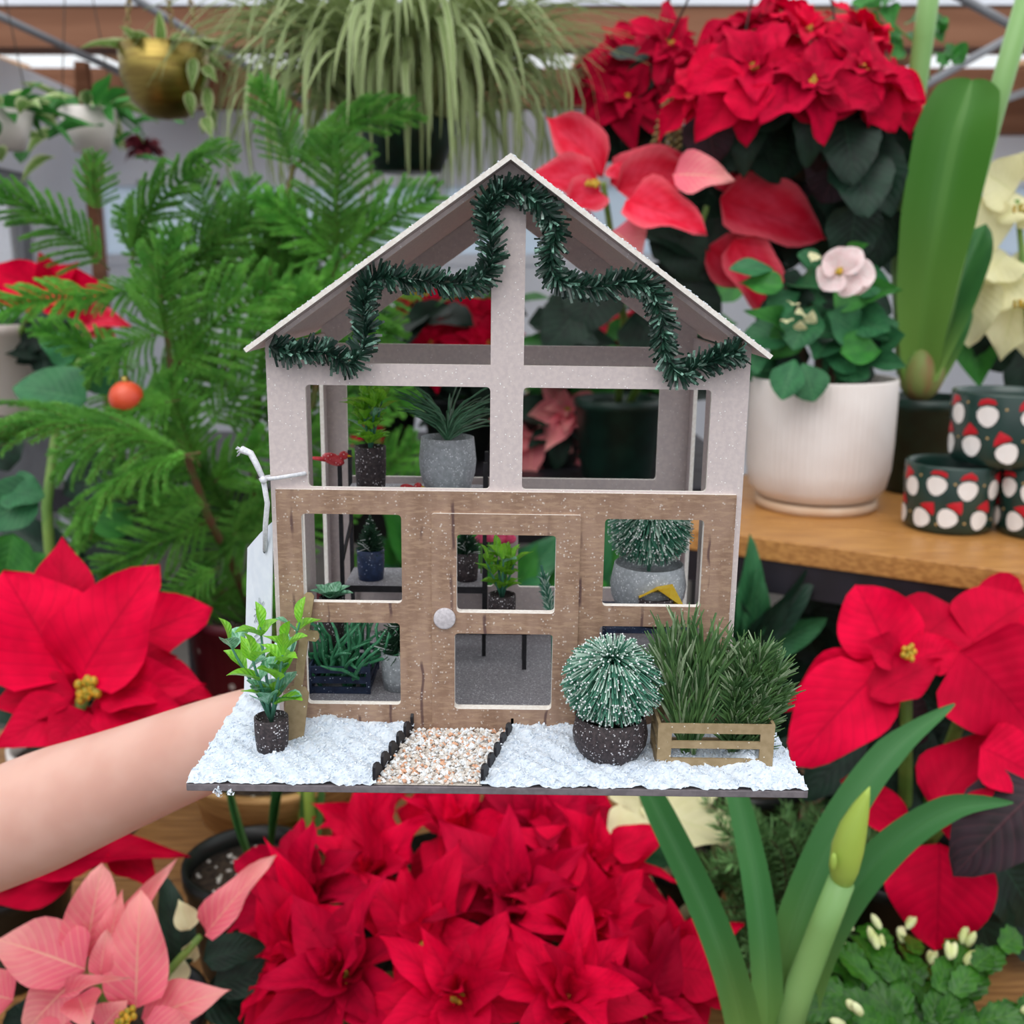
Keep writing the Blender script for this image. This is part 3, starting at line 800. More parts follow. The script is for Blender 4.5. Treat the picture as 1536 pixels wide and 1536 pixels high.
for (z0, z1) in ((.0012, .0055), (.0100, .0130), (.0165, .0205)):
    for y in (cy, cy + cd):
        s = MB(); s.bb((x0 + .005, y - .0006, z0), (x1 - .0056, y + .0006, z1)); s.build('slat', M['tan'], CRT, sm=False)
    for x in (x0, x1 - .0004):
        s = MB(); s.bb((x - .0006, cy + .0007, z0), (x + .0006, cy + cd - .0007, z1)); s.build('slat', M['tan'], CRT, sm=False)
rg_ = random.Random(8)
for (px_, py_, sp_, nl, nn, tilt) in ((1030, 905, .42, .021, 420, 0), (1133, 935, .9, .0135, 880, 1)):
    b_ = MB(); xb = x0 + (x1 - x0) * (.3 if not tilt else .74); yb = cy + cd * .5
    tp = HP(px_, py_, yb)
    if not tilt:
        for (dx, top) in ((-.004, (1002, 905)), (.0, (1030, 895)), (.004, (1060, 905)), (-.002, (985, 925)), (.005, (1085, 935))):
            bush(b_, (xb + dx * .5, yb, .002), HP(top[0], top[1] + 20, yb + R(-.004, .004)), nn // 4, sp_, nl, rg_, .00068, .22)
    else:
        for (dx, top) in ((0, (1118, 918)), (.003, (1150, 922)), (.004, (1180, 955)), (-.003, (1095, 940)), (0, (1135, 950)), (.004, (1178, 1010)), (.002, (1165, 980)), (-.002, (1105, 985))):
            bush(b_, (xb + dx, yb, .002), HP(top[0], top[1] + 8, yb + R(-.004, .004)), nn // 4, sp_, nl, rg_, .0006, .16)
    b_.build('fir_bush', [M['frond'], M['frosto']], CRT, sm=False, kind='stuff')
# inside: rack with two shelves
rk = MB(); zs1, zs2 = .039, .086
ya, yb = .088, .121
xa, xb = HP(512, 800, ya).x, HP(727, 800, ya).x
rk.bar((xa, ya, zs1 + .012), (xa, yb, zs1 + .026), .0012, .003)
RK = rk.build('shelf_rack', M['blackcard'], H, sm=False, label='black two-shelf rack at the back of the little greenhouse')
for x in (xa, xb):
    for y in (ya, yb):
        s = MB(); s.bb((x - .001, y - .001, .0013), (x + .001, y + .001, zs2 + .018)); s.build('post', M['blackcard'], RK, sm=False)
for z in (zs1, zs2):
    s = MB(); s.bb((xa + .001, ya - .0006, z - .0014), (xb - .001, yb, z)); s.build('shelf', M['floorgrit'], RK, sm=False)
    s = MB(); s.bb((xa + .001, ya - .0012, z - .0034), (xb - .001, ya - .0007, z)); s.build('shelf_edge', M['blackcard'], RK, sm=False)
xx = HP(556, 700, .1).x
mini_sprig((xx, .100, zs2 + .0001), .0080,   .0235, .030, 5, .008, M['minipotd'], 'dark pot with bright green leaves on the upper rack shelf', .2, .0130, 4, seed=1, lw=.5)
xx = HP(671, 700, .1).x
o = mini_pot('potted_palm', (xx, .102, zs2 + .0001), .0136, .0285, M['minipotg'], .3, 'silver grey pot with wiry dark green palm')
b_ = MB(); rg_ = random.Random(2)
for k in range(64):
    an = rg_.uniform(0, 6.28); d = V((math.cos(an), math.sin(an) * .6, 0)); up_ = rg_.uniform(.4, 1.2); s0 = V((xx, .102, zs2 + .026 + rg_.uniform(0, .010)))
    L = rg_.uniform(.018, .027)
    p1 = s0 + d * L * .35 + V((0, 0, L * .45 * up_)); p2 = s0 + d * L * .85 + V((0, 0, L * .75 * up_)); p3 = p2 + d * L * .22 + V((0, 0, L * .18 * (up_ - .5)))
    b_.needle(s0, p1, .0006, 0, 1); b_.needle(p1, p2, .0006, 0, .9); b_.needle(p2, p3, .0005, 0, .3)
b_.tube([(xx, .102, zs2 + .02), (xx, .102, zs2 + .042)], .0008, 6)
b_.build('fronds', [M['palm']], o, kind='stuff')
def cone_tree(c, r, h, tz, tr, potm, label, seed, n=520, m_='needled'):
    o = mini_pot('potted_conifer', c, r, h, potm, 0, label); b_ = MB(); rg_ = random.Random(seed)
    for k in range(n):
        t = rg_.random(); an = rg_.uniform(0, 6.28); p = V(c) + V((0, 0, h * .9 + tz * t)); d = V((math.cos(an), math.sin(an), rg_.uniform(-.2, .7)))
        b_.needle(p, p + d * tr * (1.05 - t) * rg_.uniform(.7, 1.1), .0004, 1 if rg_.random() < .08 else 0, .5)
    b_.tube([V(c) + V((0, 0, h * .7)), V(c) + V((0, 0, h * .9 + tz))], .0007, 5)
    b_.build('needles', [M[m_], M['tip']], o, sm=False, kind='stuff'); return o
xx = HP(556, 830, .1).x
cone_tree((xx, .100, zs1 + .0001), .0072, .0160, .020, .0085, M['minipotb'], 'navy pot with a small dark conifer on the lower rack shelf', 3)
xx = HP(700, 830, .1).x
cone_tree((xx, .100, zs1 + .0001), .0062, .0150, .016, .0085, M['minipotd'], 'dark pot with a small conifer beside the rack post', 5)
# low bench behind the door
def bench(name, xa, xb, ya, yb, z, m_, label):
    s = MB(); s.bb((xa, ya, z - .0022), (xb, yb, z)); o = s.build(name, m_, H, sm=False); o['label'] = label
    for x in (xa + .003, xb - .003):
        for y in (ya + .002, yb - .002):
            l = MB(); l.bb((x - .0011, y - .0011, .0013), (x + .0011, y + .0011, z - .0022)); l.build('leg', m_, o, sm=False)
    return o
b1a, b1b = HP(628, 950, .068).x, HP(796, 950, .068).x
zb1 = HP(760, 946, .068).z
bench('low_bench', b1a, b1b, .068, .086, zb1, M['blackcard'], 'low black bench behind the door')
xx = HP(753, 900, .076).x
mini_sprig((xx, .076, zb1 + .0001), .0070, .0165, .025, 5, .010, M['minipotd'], 'dark pot with bright green leaves seen through the door pane', .05, .0115, 3, seed=9, lw=.5)
o_f = MB(); fq = HP(722, 808, .095); 
for (x, y) in ((722, 808), (765, 808), (735, 806), (752, 809)):
    p = HP(x, y, .112); o_f.ell(p, (.0035, .003, .0028), 8, 5)
    o_f.tube([p, V((p.x, .112, zs1))], .0004, 4, mi=1)
o_f.build('pink_blossoms', [M['hotpink'], M['stem']], H, label='hot pink little blossoms at the back of the door pane')
sg = MB(); rg_ = random.Random(6); s0 = HP(828, 925, .07); s1 = HP(812, 848, .07)
bush(sg, s0, s1, 160, .9, .0055, rg_, .0005, .4); sg.tube([(s0.x + .001, .07, .0013), s0, s1], .0007, 5); sg.build('fir_sprig', [M['needle'], M['frostn']], H, sm=False, kind='stuff', label='pale green fir sprig by the door')
# right bench with ball tree and yellow bird
b2a, b2b = HP(910, 945, .045).x, HP(1043, 945, .045).x
zb2 = HP(975, 944, .045).z
bench('navy_bench', b2a, b2b, .045, .088, zb2, M['navy'], 'navy glittered bench on the right of the little greenhouse')
q = HP(972, 880, .072)
ball_tree((q.x, .072, zb2 + .0001), .0172, .0250, .0435, .0205, M['minipotg'], 'silver grey pot with a frosted brush ball on the navy bench', 12, 2800)
q = HP(985, 890, .052); o = mini_pot('bird_planter', (q.x, .053, zb2 + .0001), .0085, .0135, M['minipotd'], 0, 'small dark pot with a folded yellow petal')
y_ = MB(); z0 = zb2 + .0135; pp = [(-.0085, 0, .0), (.0, -.002, .005), (.0075, -.003, .0068), (.0135, -.003, -.004), (.0105, .002, -.006), (.004, .003, .0025), (-.004, .003, .0015)]
n = len(pp); vs_ = [(q.x + x, .053 + y + d, z0 + z) for d in (-.002, .003) for (x, y, z) in pp]
y_.add(vs_, [tuple(range(n)), tuple(range(2 * n - 1, n - 1, -1))] + [(i, (i + 1) % n, n + (i + 1) % n, n + i) for i in range(n)])
y_.build('yellow_petal', M['yellow'], o, sm=False)
# left floor: navy crate with green stems, grey pot tree, glitter succulent
c0 = HP(465, 1040, .036); c1_ = HP(553, 1040, .036); zc_ = HP(510, 1000, .036).z
nb = MB(); yA, yB = .036, .068
for x in (c0.x, c1_.x):
    for y in (yA, yB): nb.bb((x - .001, y - .001, .0013), (x + .001, y + .001, zc_))
NC = nb.build('seedling_crate', M['navy'], H, sm=False, label='navy slatted crate full of twisted green stems')
for t in (.12, .5, .88):
    z = .0013 + (zc_ - .0013) * t; hz = (zc_ - .0013) * .12
    for y in (yA, yB):
        s = MB(); s.bb((c0.x + .001, y - .0005, z - hz), (c1_.x - .001, y + .0005, z + hz)); s.build('slat', M['navy'], NC, sm=False)
    for x in (c0.x, c1_.x):
        s = MB(); s.bb((x - .0005, yA + .001, z - hz), (x + .0005, yB - .001, z + hz)); s.build('slat', M['navy'], NC, sm=False)
M['kelp'] = mk('twisted_green', '#2f7a50', '#4f9a70', 200, .4, speck='#d4efe2', speck_scale=700, speck_r=.2)
s = MB(); rg_ = random.Random(3)
for k in range(46):
    x = rg_.uniform(c0.x + .002, c1_.x - .002); y = rg_.uniform(yA + .003, yB - .003); z = .003; pts = [V((x, y, z))]
    d = V((rg_.uniform(-.5, .5), rg_.uniform(-.5, .5), 1.3))
    for j in range(5):
        d += V((rg_.uniform(-.6, .6), rg_.uniform(-.5, .5), rg_.uniform(-.35, .2))); pts.append(pts[-1] + d.normalized() * .0072)
        pts[-1].x = max(-HW + .004, pts[-1].x); pts[-1].y = max(.004, pts[-1].y)
    s.tube(pts, [.0011, .0010, .0010, .0009, .0008, .0004], 5)
s.build('twisted_stems', M['kelp'], NC, kind='stuff')
q = HP(600, 1045, .045); cone_tree((q.x, .045, .0013), .0088, .0185, .022, .0125, M['minipotg'], 'grey pot with a dark conifer on the grit floor', 8, 620)
q = HP(497, 898, .058); o = mini_pot('potted_succulent', (q.x, .058, zc_ + .001), .006, max(.006, q.z - zc_), M['minipotd'], 0, 'glittered green rosette above the navy crate')
for k in range(12):
    an = k * 2.4; d = V((math.cos(an), math.sin(an), .55 + .05 * k)).normalized()
    p = V((q.x, .058, q.z - .001)); leaf(o, 'leaf', FROST[k % 3], p, p + d * .0115, .0065, V((-d.x, -d.y, 1)))
# two red birds
def bird(c, s, fl=1):
    b_ = MB(); c = V(c)
    b_.ell(c, (.0062 * s, .0032 * s, .0032 * s), 10, 6, 0, Matrix.Rotation(.35 * fl, 3, 'Y'))
    b_.ell(c + V((.0055 * fl * s, 0, .0022 * s)), (.0026 * s, .0024 * s, .0024 * s), 8, 5)
    b_.needle(c + V((-.004 * fl * s, 0, 0)), c + V((-.0125 * fl * s, 0, .0006 * s)), .0016 * s, 0, .5)
    b_.needle(c + V((.0075 * fl * s, 0, .002 * s)), c + V((.0103 * fl * s, 0, .0016 * s)), .001 * s, 1, .05)
    return b_.build('bird', [M['cardinal'], M['yellow']], H)
p = HP(500, 689, ya); bird(p, .95)['label'] = 'red glittered bird perched on the rack post'
p = HP(613, 728, .085); bird(V((p.x, .0885, zs2 + .0036)), .8)['label'] = 'small red bird on the upper rack shelf'

# ================================================================== PRICE TAG
M['tagcard'] = mk('tag_card', '#dfe5ee', '#e6ebf2', 200, .6)
M['print'] = mk('grey_print', '#9aa6a6', None, rough=.7)
M['string'] = mk('white_string', '#e6e6ea', '#d4d4da', 900, .9)
tl = HM @ HP(398, 795, .002); 
TG = thing('price_tag', 'white card price tag hung by white string on the miniature greenhouse corner', 'tag', tl)
A = HM @ HP(409, 782, .002); Bt = HM @ HP(405, 1040, .004); Cl = HM @ HP(371, 822, .019); Dl = HM @ HP(366, 1040, .019)
Cm = HM @ HP(390, 800, .010)
nrm = (Bt - A).cross(Cl - A).normalized()
if nrm.y > 0: nrm = -nrm
poly = [A, Bt, Dl, Cl, Cm]; m_ = MB(); vs_ = [p + nrm * d for d in (0, -.0005) for p in poly]; n = 5
m_.add(vs_, [tuple(range(n)), tuple(range(2 * n - 1, n - 1, -1))] + [(i, (i + 1) % n, n + (i + 1) % n, n + i) for i in range(n)])
m_.build('card', M['tagcard'], TG, sm=False)
pr = MB(); o_ = A.lerp(Bt, .5).lerp(Cl.lerp(Dl, .45), .45); ux = (Cl - A).normalized(); uz = (Bt - A).normalized()
for k in range(12):
    an = k * .52; d = ux * math.cos(an) + uz * math.sin(an)
    pr.strip(o_ + d * .001 + nrm * .0004, o_ + d * R(.004, .007) + nrm * .0004, .0006, nrm)
for k in range(3): pr.strip(o_ + uz * (.010 + k * .003) - ux * .004 + nrm * .0004, o_ + uz * (.010 + k * .003) + ux * .005 + nrm * .0004, .0006, nrm)
pr.build('print', M['print'], TG, sm=False)
ho = MB(); hc = HM @ HP(398, 826, .006); ho.lathe([(0, 0), (.0011, 0)], hc + nrm * .0006, 14, ax=frame(nrm)[0].to_track_quat('Z', 'Y').to_matrix()); ho.build('hole', M['black'], TG)
s = MB()
W = lambda x, y, yl: HM @ HP(x, y, yl)
s.tube([hc, W(398, 790, .0), W(401, 755, -.002), W(395, 719, -.003)], .0011, 6)
s.tube([W(393, 719, -.003), W(415, 717, -.0026), W(440, 713, -.0022), W(457, 710, -.001), W(462, 709, .003), W(440, 712, .0052), W(400, 716, .005), W(391, 719, -.001)], .0009, 6)
s.ell(W(395, 720, -.004), (.0016, .0016, .0016), 8, 5)
s.tube([W(395, 719, -.003), W(385, 697, -.002), W(376, 680, -.001), W(362, 674, 0)], [.0011, .0013, .0014, .0016], 6)
for k in range(10): s.needle(W(363, 674, 0), W(356 + R(-3, 3), 678 + R(-9, 9), 0), .0004, 0, .5)
s.build('string', M['string'], TG)

# ================================================================== PERSON (forearm and hand under the board)
def person():
    E = lambda x, y, Y: P(x, y, Y)
    pts = [E(-520, 1500, .66), E(-250, 1345, .62), E(0, 1240, .585), E(110, 1198, .572), E(220, 1155, .56), E(310, 1118, .545)]
    rad = [.044, .045, .0408, .0375, .0322, .0285]
    zb_ = 1.45 - .195 - .0034
    hand = [V((-.098, .524, zb_ - .029))]
    vs_ = list(pts) + hand; rr = [(r, r) for r in rad] + [(.0225, .0225)]
    ed = [(i, i + 1) for i in range(len(vs_) - 1)]; wrist = len(vs_) - 1
    for k, (dy, L) in enumerate(((.031, .060), (.011, .070), (-.009, .066), (-.028, .052))):
        pr_i = wrist
        for (x, y, z, r) in [(-.060, .512 + dy * .8, -.0215, .0125), (-.020, .50 + dy, -.0150, .0110)] + [(-.020 + L * (j + 1) / 3, .50 + dy * (1 + .1 * j), -.0135 - .0008 * j, .0090 - .0006 * j) for j in range(3)]:
            vs_.append(V((x, y, zb_ + z))); rr.append((r, r)); ed.append((pr_i, len(vs_) - 1)); pr_i = len(vs_) - 1
    pr_i = wrist
    for (x, y, z, r) in ((-.074, .480, -.0215, .0120), (-.050, .462, -.0165, .0098), (-.026, .450, -.0140, .0088)):
        vs_.append(V((x, y, zb_ + z))); rr.append((r, r)); ed.append((pr_i, len(vs_) - 1)); pr_i = len(vs_) - 1
    o0 = V((vs_[3].x, vs_[3].y, vs_[3].z))
    me = bpy.data.meshes.new('person'); me.from_pydata([tuple(v - o0) for v in vs_], ed, [])
    me.materials.append(M['skin'])
    ob = bpy.data.objects.new('person', me); C.objects.link(ob); ob.location = o0
    sk = ob.modifiers.new('skin', 'SKIN'); sk.use_smooth_shade = True
    if not me.skin_vertices: me.attributes
    sv = me.skin_vertices[0].data if me.skin_vertices else None
    if sv is None:
        bpy.context.view_layer.objects.active = ob
    for i, r in enumerate(rr): sv[i].radius = r; sv[i].use_root = (i == 2)
    ss = ob.modifiers.new('sub', 'SUBSURF'); ss.levels = 2; ss.render_levels = 2
    tag(ob, 'bare forearm and hand of a person holding the miniature greenhouse up from below', 'person')
person()

# ================================================================== PLANTS
BR = {k: lib('bract', M[k], p_bract, 6, droop=.16, fold=.16, wave=.045) for k in ('red', 'red2', 'pink', 'coral', 'cream')}
BW = {k: lib('bract', M[k], p_wide, 5, droop=.14, fold=.14, wave=.05) for k in ('red', 'red2', 'pink', 'coral', 'cream')}
LD = lib('leaf', M['dleaf'], p_wide, 5, droop=.25, fold=.12, wave=.03, lobe=.04)
LPU = lib('leaf', M['pleaf'], p_wide, 3, droop=.2, fold=.12, wave=.03, lobe=.04)
LG = lib('leaf', M['gleaf'], p_bract, 5, droop=.22, fold=.14, wave=.03)
LMD = lib('leaf', M['mleaf'], p_wide, 4, droop=.2, fold=.12, wave=.04)
LO = lib('leaf', M['mleaf'], p_obov, 4, droop=.18, fold=.15, wave=.02)
LV = lib('leaf', M['variegated'], p_bract, 4, droop=.3, fold=.15, wave=.02)

def round_pot(name, parent, c, r, h, m_, lip=.006, taper=.78, seg=40, soil=True, rib=0, nrib=0):
    c = V(c); b_ = MB()
    b_.lathe([(0, 0), (r * taper - .004, 0), (r * taper, .004), (r * .97, h - .016), (r, h - .015), (r, h), (r - lip, h), (r - lip, h - .02), (r * taper - .004, .01), (0, .01)], c, seg, rib=rib, nrib=nrib)
    o = b_.build(name, m_, parent)
    if soil:
        s = MB(); s.lathe([(0, 0), (r * .5, .003), (r - lip - .0005, 0), (r - lip - .0008, -.02), (0, -.02)], c + V((0, 0, h - .02)), 28); s.build('soil', M['soil'], parent)
    return o
def cyathia(parent, c, n, r=.008):
    b_ = MB(); n_, a, d = frame(n)
    for k in range(9):
        an = k * 2.4; q = r * math.sqrt(k / 9)
        b_.ell(V(c) + (a * math.cos(an) + d * math.sin(an)) * q + n_ * R(.002, .006), (.0028, .0028, .0032), 6, 4)
    b_.build('flower_buds', M['yolk'], parent)
def head(parent, c, n, Rr, kind, seed=0, rings=((6, 1.0, 0), (5, .72, 24), (4, .45, 48)), leaves=5, lm=None, wr=.46, stem_to=None, wide=.35, jit=1.0):
    rg_ = random.Random(seed); c = V(c); n_, a, d = frame(n); off = rg_.uniform(0, 6)
    for ri, (m_, sc, el) in enumerate(rings):
        for k in range(m_):
            an = off + ri * .6 + 2 * math.pi * (k + rg_.uniform(-.22, .22) * jit) / m_
            e = math.radians(el + rg_.uniform(-16, 16) * jit)
            dv = (a * math.cos(an) + d * math.sin(an)) * math.cos(e) + n_ * math.sin(e)
            L = Rr * sc * rg_.uniform(.8, 1.12)
            me = (BW if rg_.random() < wide else BR)[kind]
            leaf(parent, 'bract', me[rg_.randrange(len(me))], c + dv * Rr * .06 + n_ * .004 * ri, c + dv * L, L * wr * rg_.uniform(.85, 1.2), n_ + dv * -.1, rg_.uniform(-.3, .3))
    for k in range(leaves):
        an = off + 2 * math.pi * (k + rg_.uniform(-.3, .3)) / leaves; e = math.radians(-20 + rg_.uniform(-20, 10))
        dv = (a * math.cos(an) + d * math.sin(an)) * math.cos(e) + n_ * math.sin(e); L = Rr * rg_.uniform(.95, 1.25); b0 = c - n_ * Rr * rg_.uniform(.2, .5)
        leaf(parent, 'leaf', (lm or LD)[rg_.randrange(len(lm or LD))], b0 + dv * .01, b0 + dv * L, L * .5, n_)
    cyathia(parent, c + n_ * .006, n_, Rr * .07)
    if stem_to is not None:
        s = MB(); s.tube([V(stem_to), V(stem_to).lerp(c, .6) + V((0, 0, -.01)), c], [.006, .005, .004], 7); s.build('stem', M['stem'], parent)
def px_leaf(parent, name, meshes, bx, by, bY, tx, ty, tY, wpx, i=0, N=None, roll=0):
    B = P(bx, by, bY); T = P(tx, ty, tY); Wd = wpx / FPX * (bY + tY) / 2 * 1.08
    return leaf(parent, name, meshes[i % len(meshes)], B, T, Wd, N, roll)

# ---- left red poinsettia
c = P(130, 1036, .93)
t = thing('poinsettia', 'large red poinsettia in front of the Norfolk pine, above the forearm', 'plant', (c.x - .14, .99, TZ), 'red poinsettias on the oak table')
round_pot('pot', t, (c.x - .14, .99, TZ), .075, .12, M['black'])
s = MB(); s.tube([(c.x - .14, .99, TZ + .10), c.lerp(V((c.x - .14, .99, TZ + .10)), .4), c], [.009, .008, .006], 8); s.build('stem', M['stem'], t)
for k, (bx, by, tx, ty, w_, db, dt_) in enumerate([
    (118, 1020, 228, 845, 150, .0, .03), (100, 1020, 5, 850, 175, .01, .03), (150, 985, 312, 903, 120, .06, .09), (95, 930, 92, 797, 85, .06, .1),
    (150, 1042, 300, 1018, 85, 0, -.02), (215, 1015, 322, 1045, 70, .03, .02), (150, 1062, 285, 1085, 90, -.0, -.05), (130, 1070, 75, 1122, 85, -.01, -.06),
    (112, 1042, -30, 1055, 75, 0, -.03), (112, 1062, -15, 1115, 90, -.01, -.06), (60, 1000, -60, 935, 120, .02, .05), (150, 1070, 200, 1135, 80, -.01, -.05), (-40, 1010, -120, 1090, 110, 0, -.04), (-10, 930, -110, 900, 110, .06, .07)]):
    px_leaf(t, 'bract', BW['red'] if k in (0, 1, 2, 6) else BR['red'], bx, by, .93 + db, tx, ty, .93 + dt_, w_, k)
for k, (bx, by, tx, ty, w_) in enumerate([(60, 1300, 262, 1268, 95), (120, 1310, -60, 1345, 100), (170, 1270, 240, 1330, 60), (40, 1280, -80, 1270, 110), (90, 1290, 60, 1240, 90)]):
    px_leaf(t, 'bract', BR['red'], bx, by, .95, tx, ty, .92, w_, k)
for k in range(12):
    an = math.pi * .55 + 1.6 * (k * .618 % 1); b0 = c + V((0, .03, -.07 - .012 * k)); dv = V((math.cos(an), math.sin(an) * .9, R(-.3, .1)))
    leaf(t, 'leaf', LD[k % 5], b0, b0 + dv * R(.1, .15), .07, V((0, -.4, 1)))
for k, (bx, by, tx, ty, w_) in enumerate([(128, 1045, 85, 1010, 50), (125, 1050, 60, 1060, 55), (145, 1048, 200, 1070, 50), (120, 1055, 110, 1100, 55), (100, 1050, 20, 1085, 80), (165, 1010, 260, 980, 90)]):
    px_leaf(t, 'bract', BR['red'], bx, by, .945 + (.03 if k > 3 else 0), tx, ty, .94 + (.03 if k > 3 else -.01), w_, k)
b_ = MB()
for k in range(16):
    p = P(133 + R(-16, 16), 1033 + R(-15, 17), .915); b_.ell(p, (.0042, .0042, .005), 7, 5)
b_.build('flower_buds', M['yolk'], t)

# ---- pink poinsettia bottom left
c = P(140, 1455, .74)
t = thing('poinsettia', 'salmon pink poinsettia with veined bracts next to the black soil pot', 'plant', (c.x, .80, TZ))
round_pot('pot', t, (c.x, .80, TZ), .07, .10, M['black'])
s = MB(); s.tube([(c.x, .80, TZ + .09), c + V((0, .02, -.05)), c], [.006, .005, .004], 8)
s.tube([(c.x + .02, .80, TZ + .09), P(250, 1460, .80), P(300, 1405, .80)], [.005, .004, .003], 8); s.build('stem', M['stem'], t)
PK = BW['pink'] + BR['pink']
for k, (bx, by, tx, ty, w_, db, dt_) in enumerate([
    (203, 1512, 210, 1335, 98, -.02, .02), (128, 1435, 152, 1295, 82, .02, .05), (128, 1455, -12, 1400, 110, 0, .01), (112, 1470, 30, 1550, 90, -.01, -.04),
    (150, 1462, 160, 1395, 38, -.03, -.02), (95, 1492, 182, 1462, 34, -.04, -.05), (118, 1495, 132, 1535, 64, -.04, -.07), (178, 1410, 256, 1290, 40, .03, .05),
    (215, 1530, 337, 1480, 84, -.02, -.02), (150, 1545, 190, 1500, 60, -.04, -.03), (160, 1430, 182, 1335, 45, .01, .03), (308, 1402, 404, 1283, 58, .05, .07), (215, 1545, 300, 1570, 80, -.04, -.06), (20, 1500, -60, 1480, 80, 0, 0), (100, 1530, 60, 1590, 70, -.03, -.06)]):
    px_leaf(t, 'bract', PK, bx, by, .74 + db, tx, ty, .74 + dt_, w_, k)
for k, (bx, by, tx, ty, w_) in enumerate([(285, 1395, 268, 1348, 38), (262, 1480, 258, 1420, 50), (290, 1410, 285, 1450, 30), (330, 1545, 352, 1520, 24)]):
    px_leaf(t, 'bract', BR['cream'], bx, by, .80, tx, ty, .81, w_, k)
for k, (bx, by, tx, ty, w_) in enumerate([(278, 1452, 245, 1312, 56), (305, 1440, 402, 1412, 56), (320, 1480, 425, 1450, 60), (318, 1500, 335, 1540, 40), (300, 1490, 420, 1530, 80), (30, 1450, -30, 1520, 60), (70, 1540, 0, 1510, 70)]):
    px_leaf(t, 'leaf', LD, bx, by, .81, tx, ty, .83, w_, k)
cyathia(t, P(192, 1530, .70), V((0, -.5, 1)), .008)

# ---- bottom centre red poinsettia
c = P(750, 1400, .90)
t = thing('poinsettia', 'wide bushy red poinsettia with many upright pointed bracts below the snowy board', 'plant', (c.x, .90, TZ), 'red poinsettias on the oak table')
round_pot('pot', t, (c.x, .90, TZ), .09, .10, M['black'])
sb_ = V((c.x, .90, TZ + .09))
HD = [(470, 1345, .90, .085), (560, 1320, .95, .09), (690, 1255, 1.0, .10), (810, 1260, 1.0, .10), (890, 1310, .94, .085), (640, 1420, .86, .09), (770, 1360, .90, .10), (880, 1400, .86, .09), (990, 1450, .84, .085), (520, 1470, .80, .09), (690, 1500, .76, .09), (850, 1500, .76, .09), (960, 1520, .78, .08), (560, 1250, 1.05, .08), (440, 1440, .84, .075)]
for k, (x, y, Y, r_) in enumerate(HD):
    p = P(x, y, Y); ax = (p - sb_); ax = V((ax.x * 1.6, -.30 + ax.y * .6, .55))
    head(t, p, ax, r_, 'red' if k % 3 else 'red2', seed=k + 20, rings=((6, 1.05, 14), (6, .95, 40), (4, .6, 62)), leaves=4, wr=.46, stem_to=sb_, wide=.3, jit=1.7)
for k, (bx, by, tx, ty, w_, Y) in enumerate([(560, 1260, 470, 1200, 55, 1.0), (440, 1480, 425, 1600, 110, .80), (470, 1400, 405, 1262, 50, .86), (455, 1420, 390, 1310, 55, .84), (450, 1430, 388, 1455, 50, .82), (920, 1280, 992, 1242, 60, .93), (1020, 1430, 1035, 1380, 80, .84), (1010, 1450, 1102, 1465, 100, .80), (640, 1240, 640, 1180, 80, 1.05), (760, 1240, 740, 1180, 90, 1.05), (880, 1240, 900, 1180, 90, 1.05), (1000, 1500, 1040, 1560, 60, .78)]):
    px_leaf(t, 'bract', BW['red'] if k % 2 else BR['red'], bx, by, Y, tx, ty, Y - .0, w_, k)

# ---- right red poinsettia
c = P(1360, 985, .95)
t = thing('poinsettia', 'large red poinsettia with dark leaves under the wooden shelf, behind the amaryllis bud', 'plant', (P(1400, 985, .98).x, 1.0, TZ), 'red poinsettias on the oak table')
pc = V((P(1400, 985, .98).x, 1.0, TZ)); round_pot('pot', t, pc, .085, .13, M['black'])
for q in (c, P(1480, 970, .95), P(1450, 1190, .90)):
    s = MB(); s.tube([pc + V((0, 0, .11)), (pc + V((0, 0, .11))).lerp(q, .6), q], [.008, .007, .005], 7); s.build('stem', M['stem'], t)
for k, (bx, by, tx, ty, w_, db, dt_, m_) in enumerate([
    (1335, 985, 1285, 872, 120, .02, .06, 'W'), (1368, 972, 1445, 905, 120, .02, .05, 'W'), (1370, 990, 1450, 968, 70, 0, .0, 'B'), (1318, 1008, 1184, 1142, 135, -.01, -.05, 'W'),
    (1318, 995, 1165, 1062, 80, .02, .02, 'B'), (1305, 1045, 1422, 982, 70, -.04, -.01, 'B'), (1340, 985, 1300, 960, 60, -.02, -.03, 'B'), (1340, 1000, 1335, 955, 55, -.01, -.02, 'B'),
    (1455, 965, 1560, 885, 130, .02, .05, 'W'), (1440, 975, 1560, 1095, 185, -.02, -.05, 'W'), (1470, 930, 1570, 870, 80, .05, .08, 'B'), (1520, 980, 1620, 990, 130, 0, 0, 'W'),
    (1400, 1215, 1500, 1085, 110, -.06, -.03, 'B'), (1470, 1120, 1570, 1170, 110, -.06, -.08, 'W'), (1410, 1265, 1405, 1432, 165, -.02, -.06, 'W'), (1280, 1190, 1395, 1262, 70, -.02, -.03, 'B'), (1260, 1170, 1340, 1215, 60, .02, .02, 'B'), (1420, 1180, 1440, 1280, 60, -.03, -.04, 'B')]):
    px_leaf(t, 'bract', (BW if m_ == 'W' else BR)['red'], bx, by, .95 + db, tx, ty, .95 + dt_, w_, k)
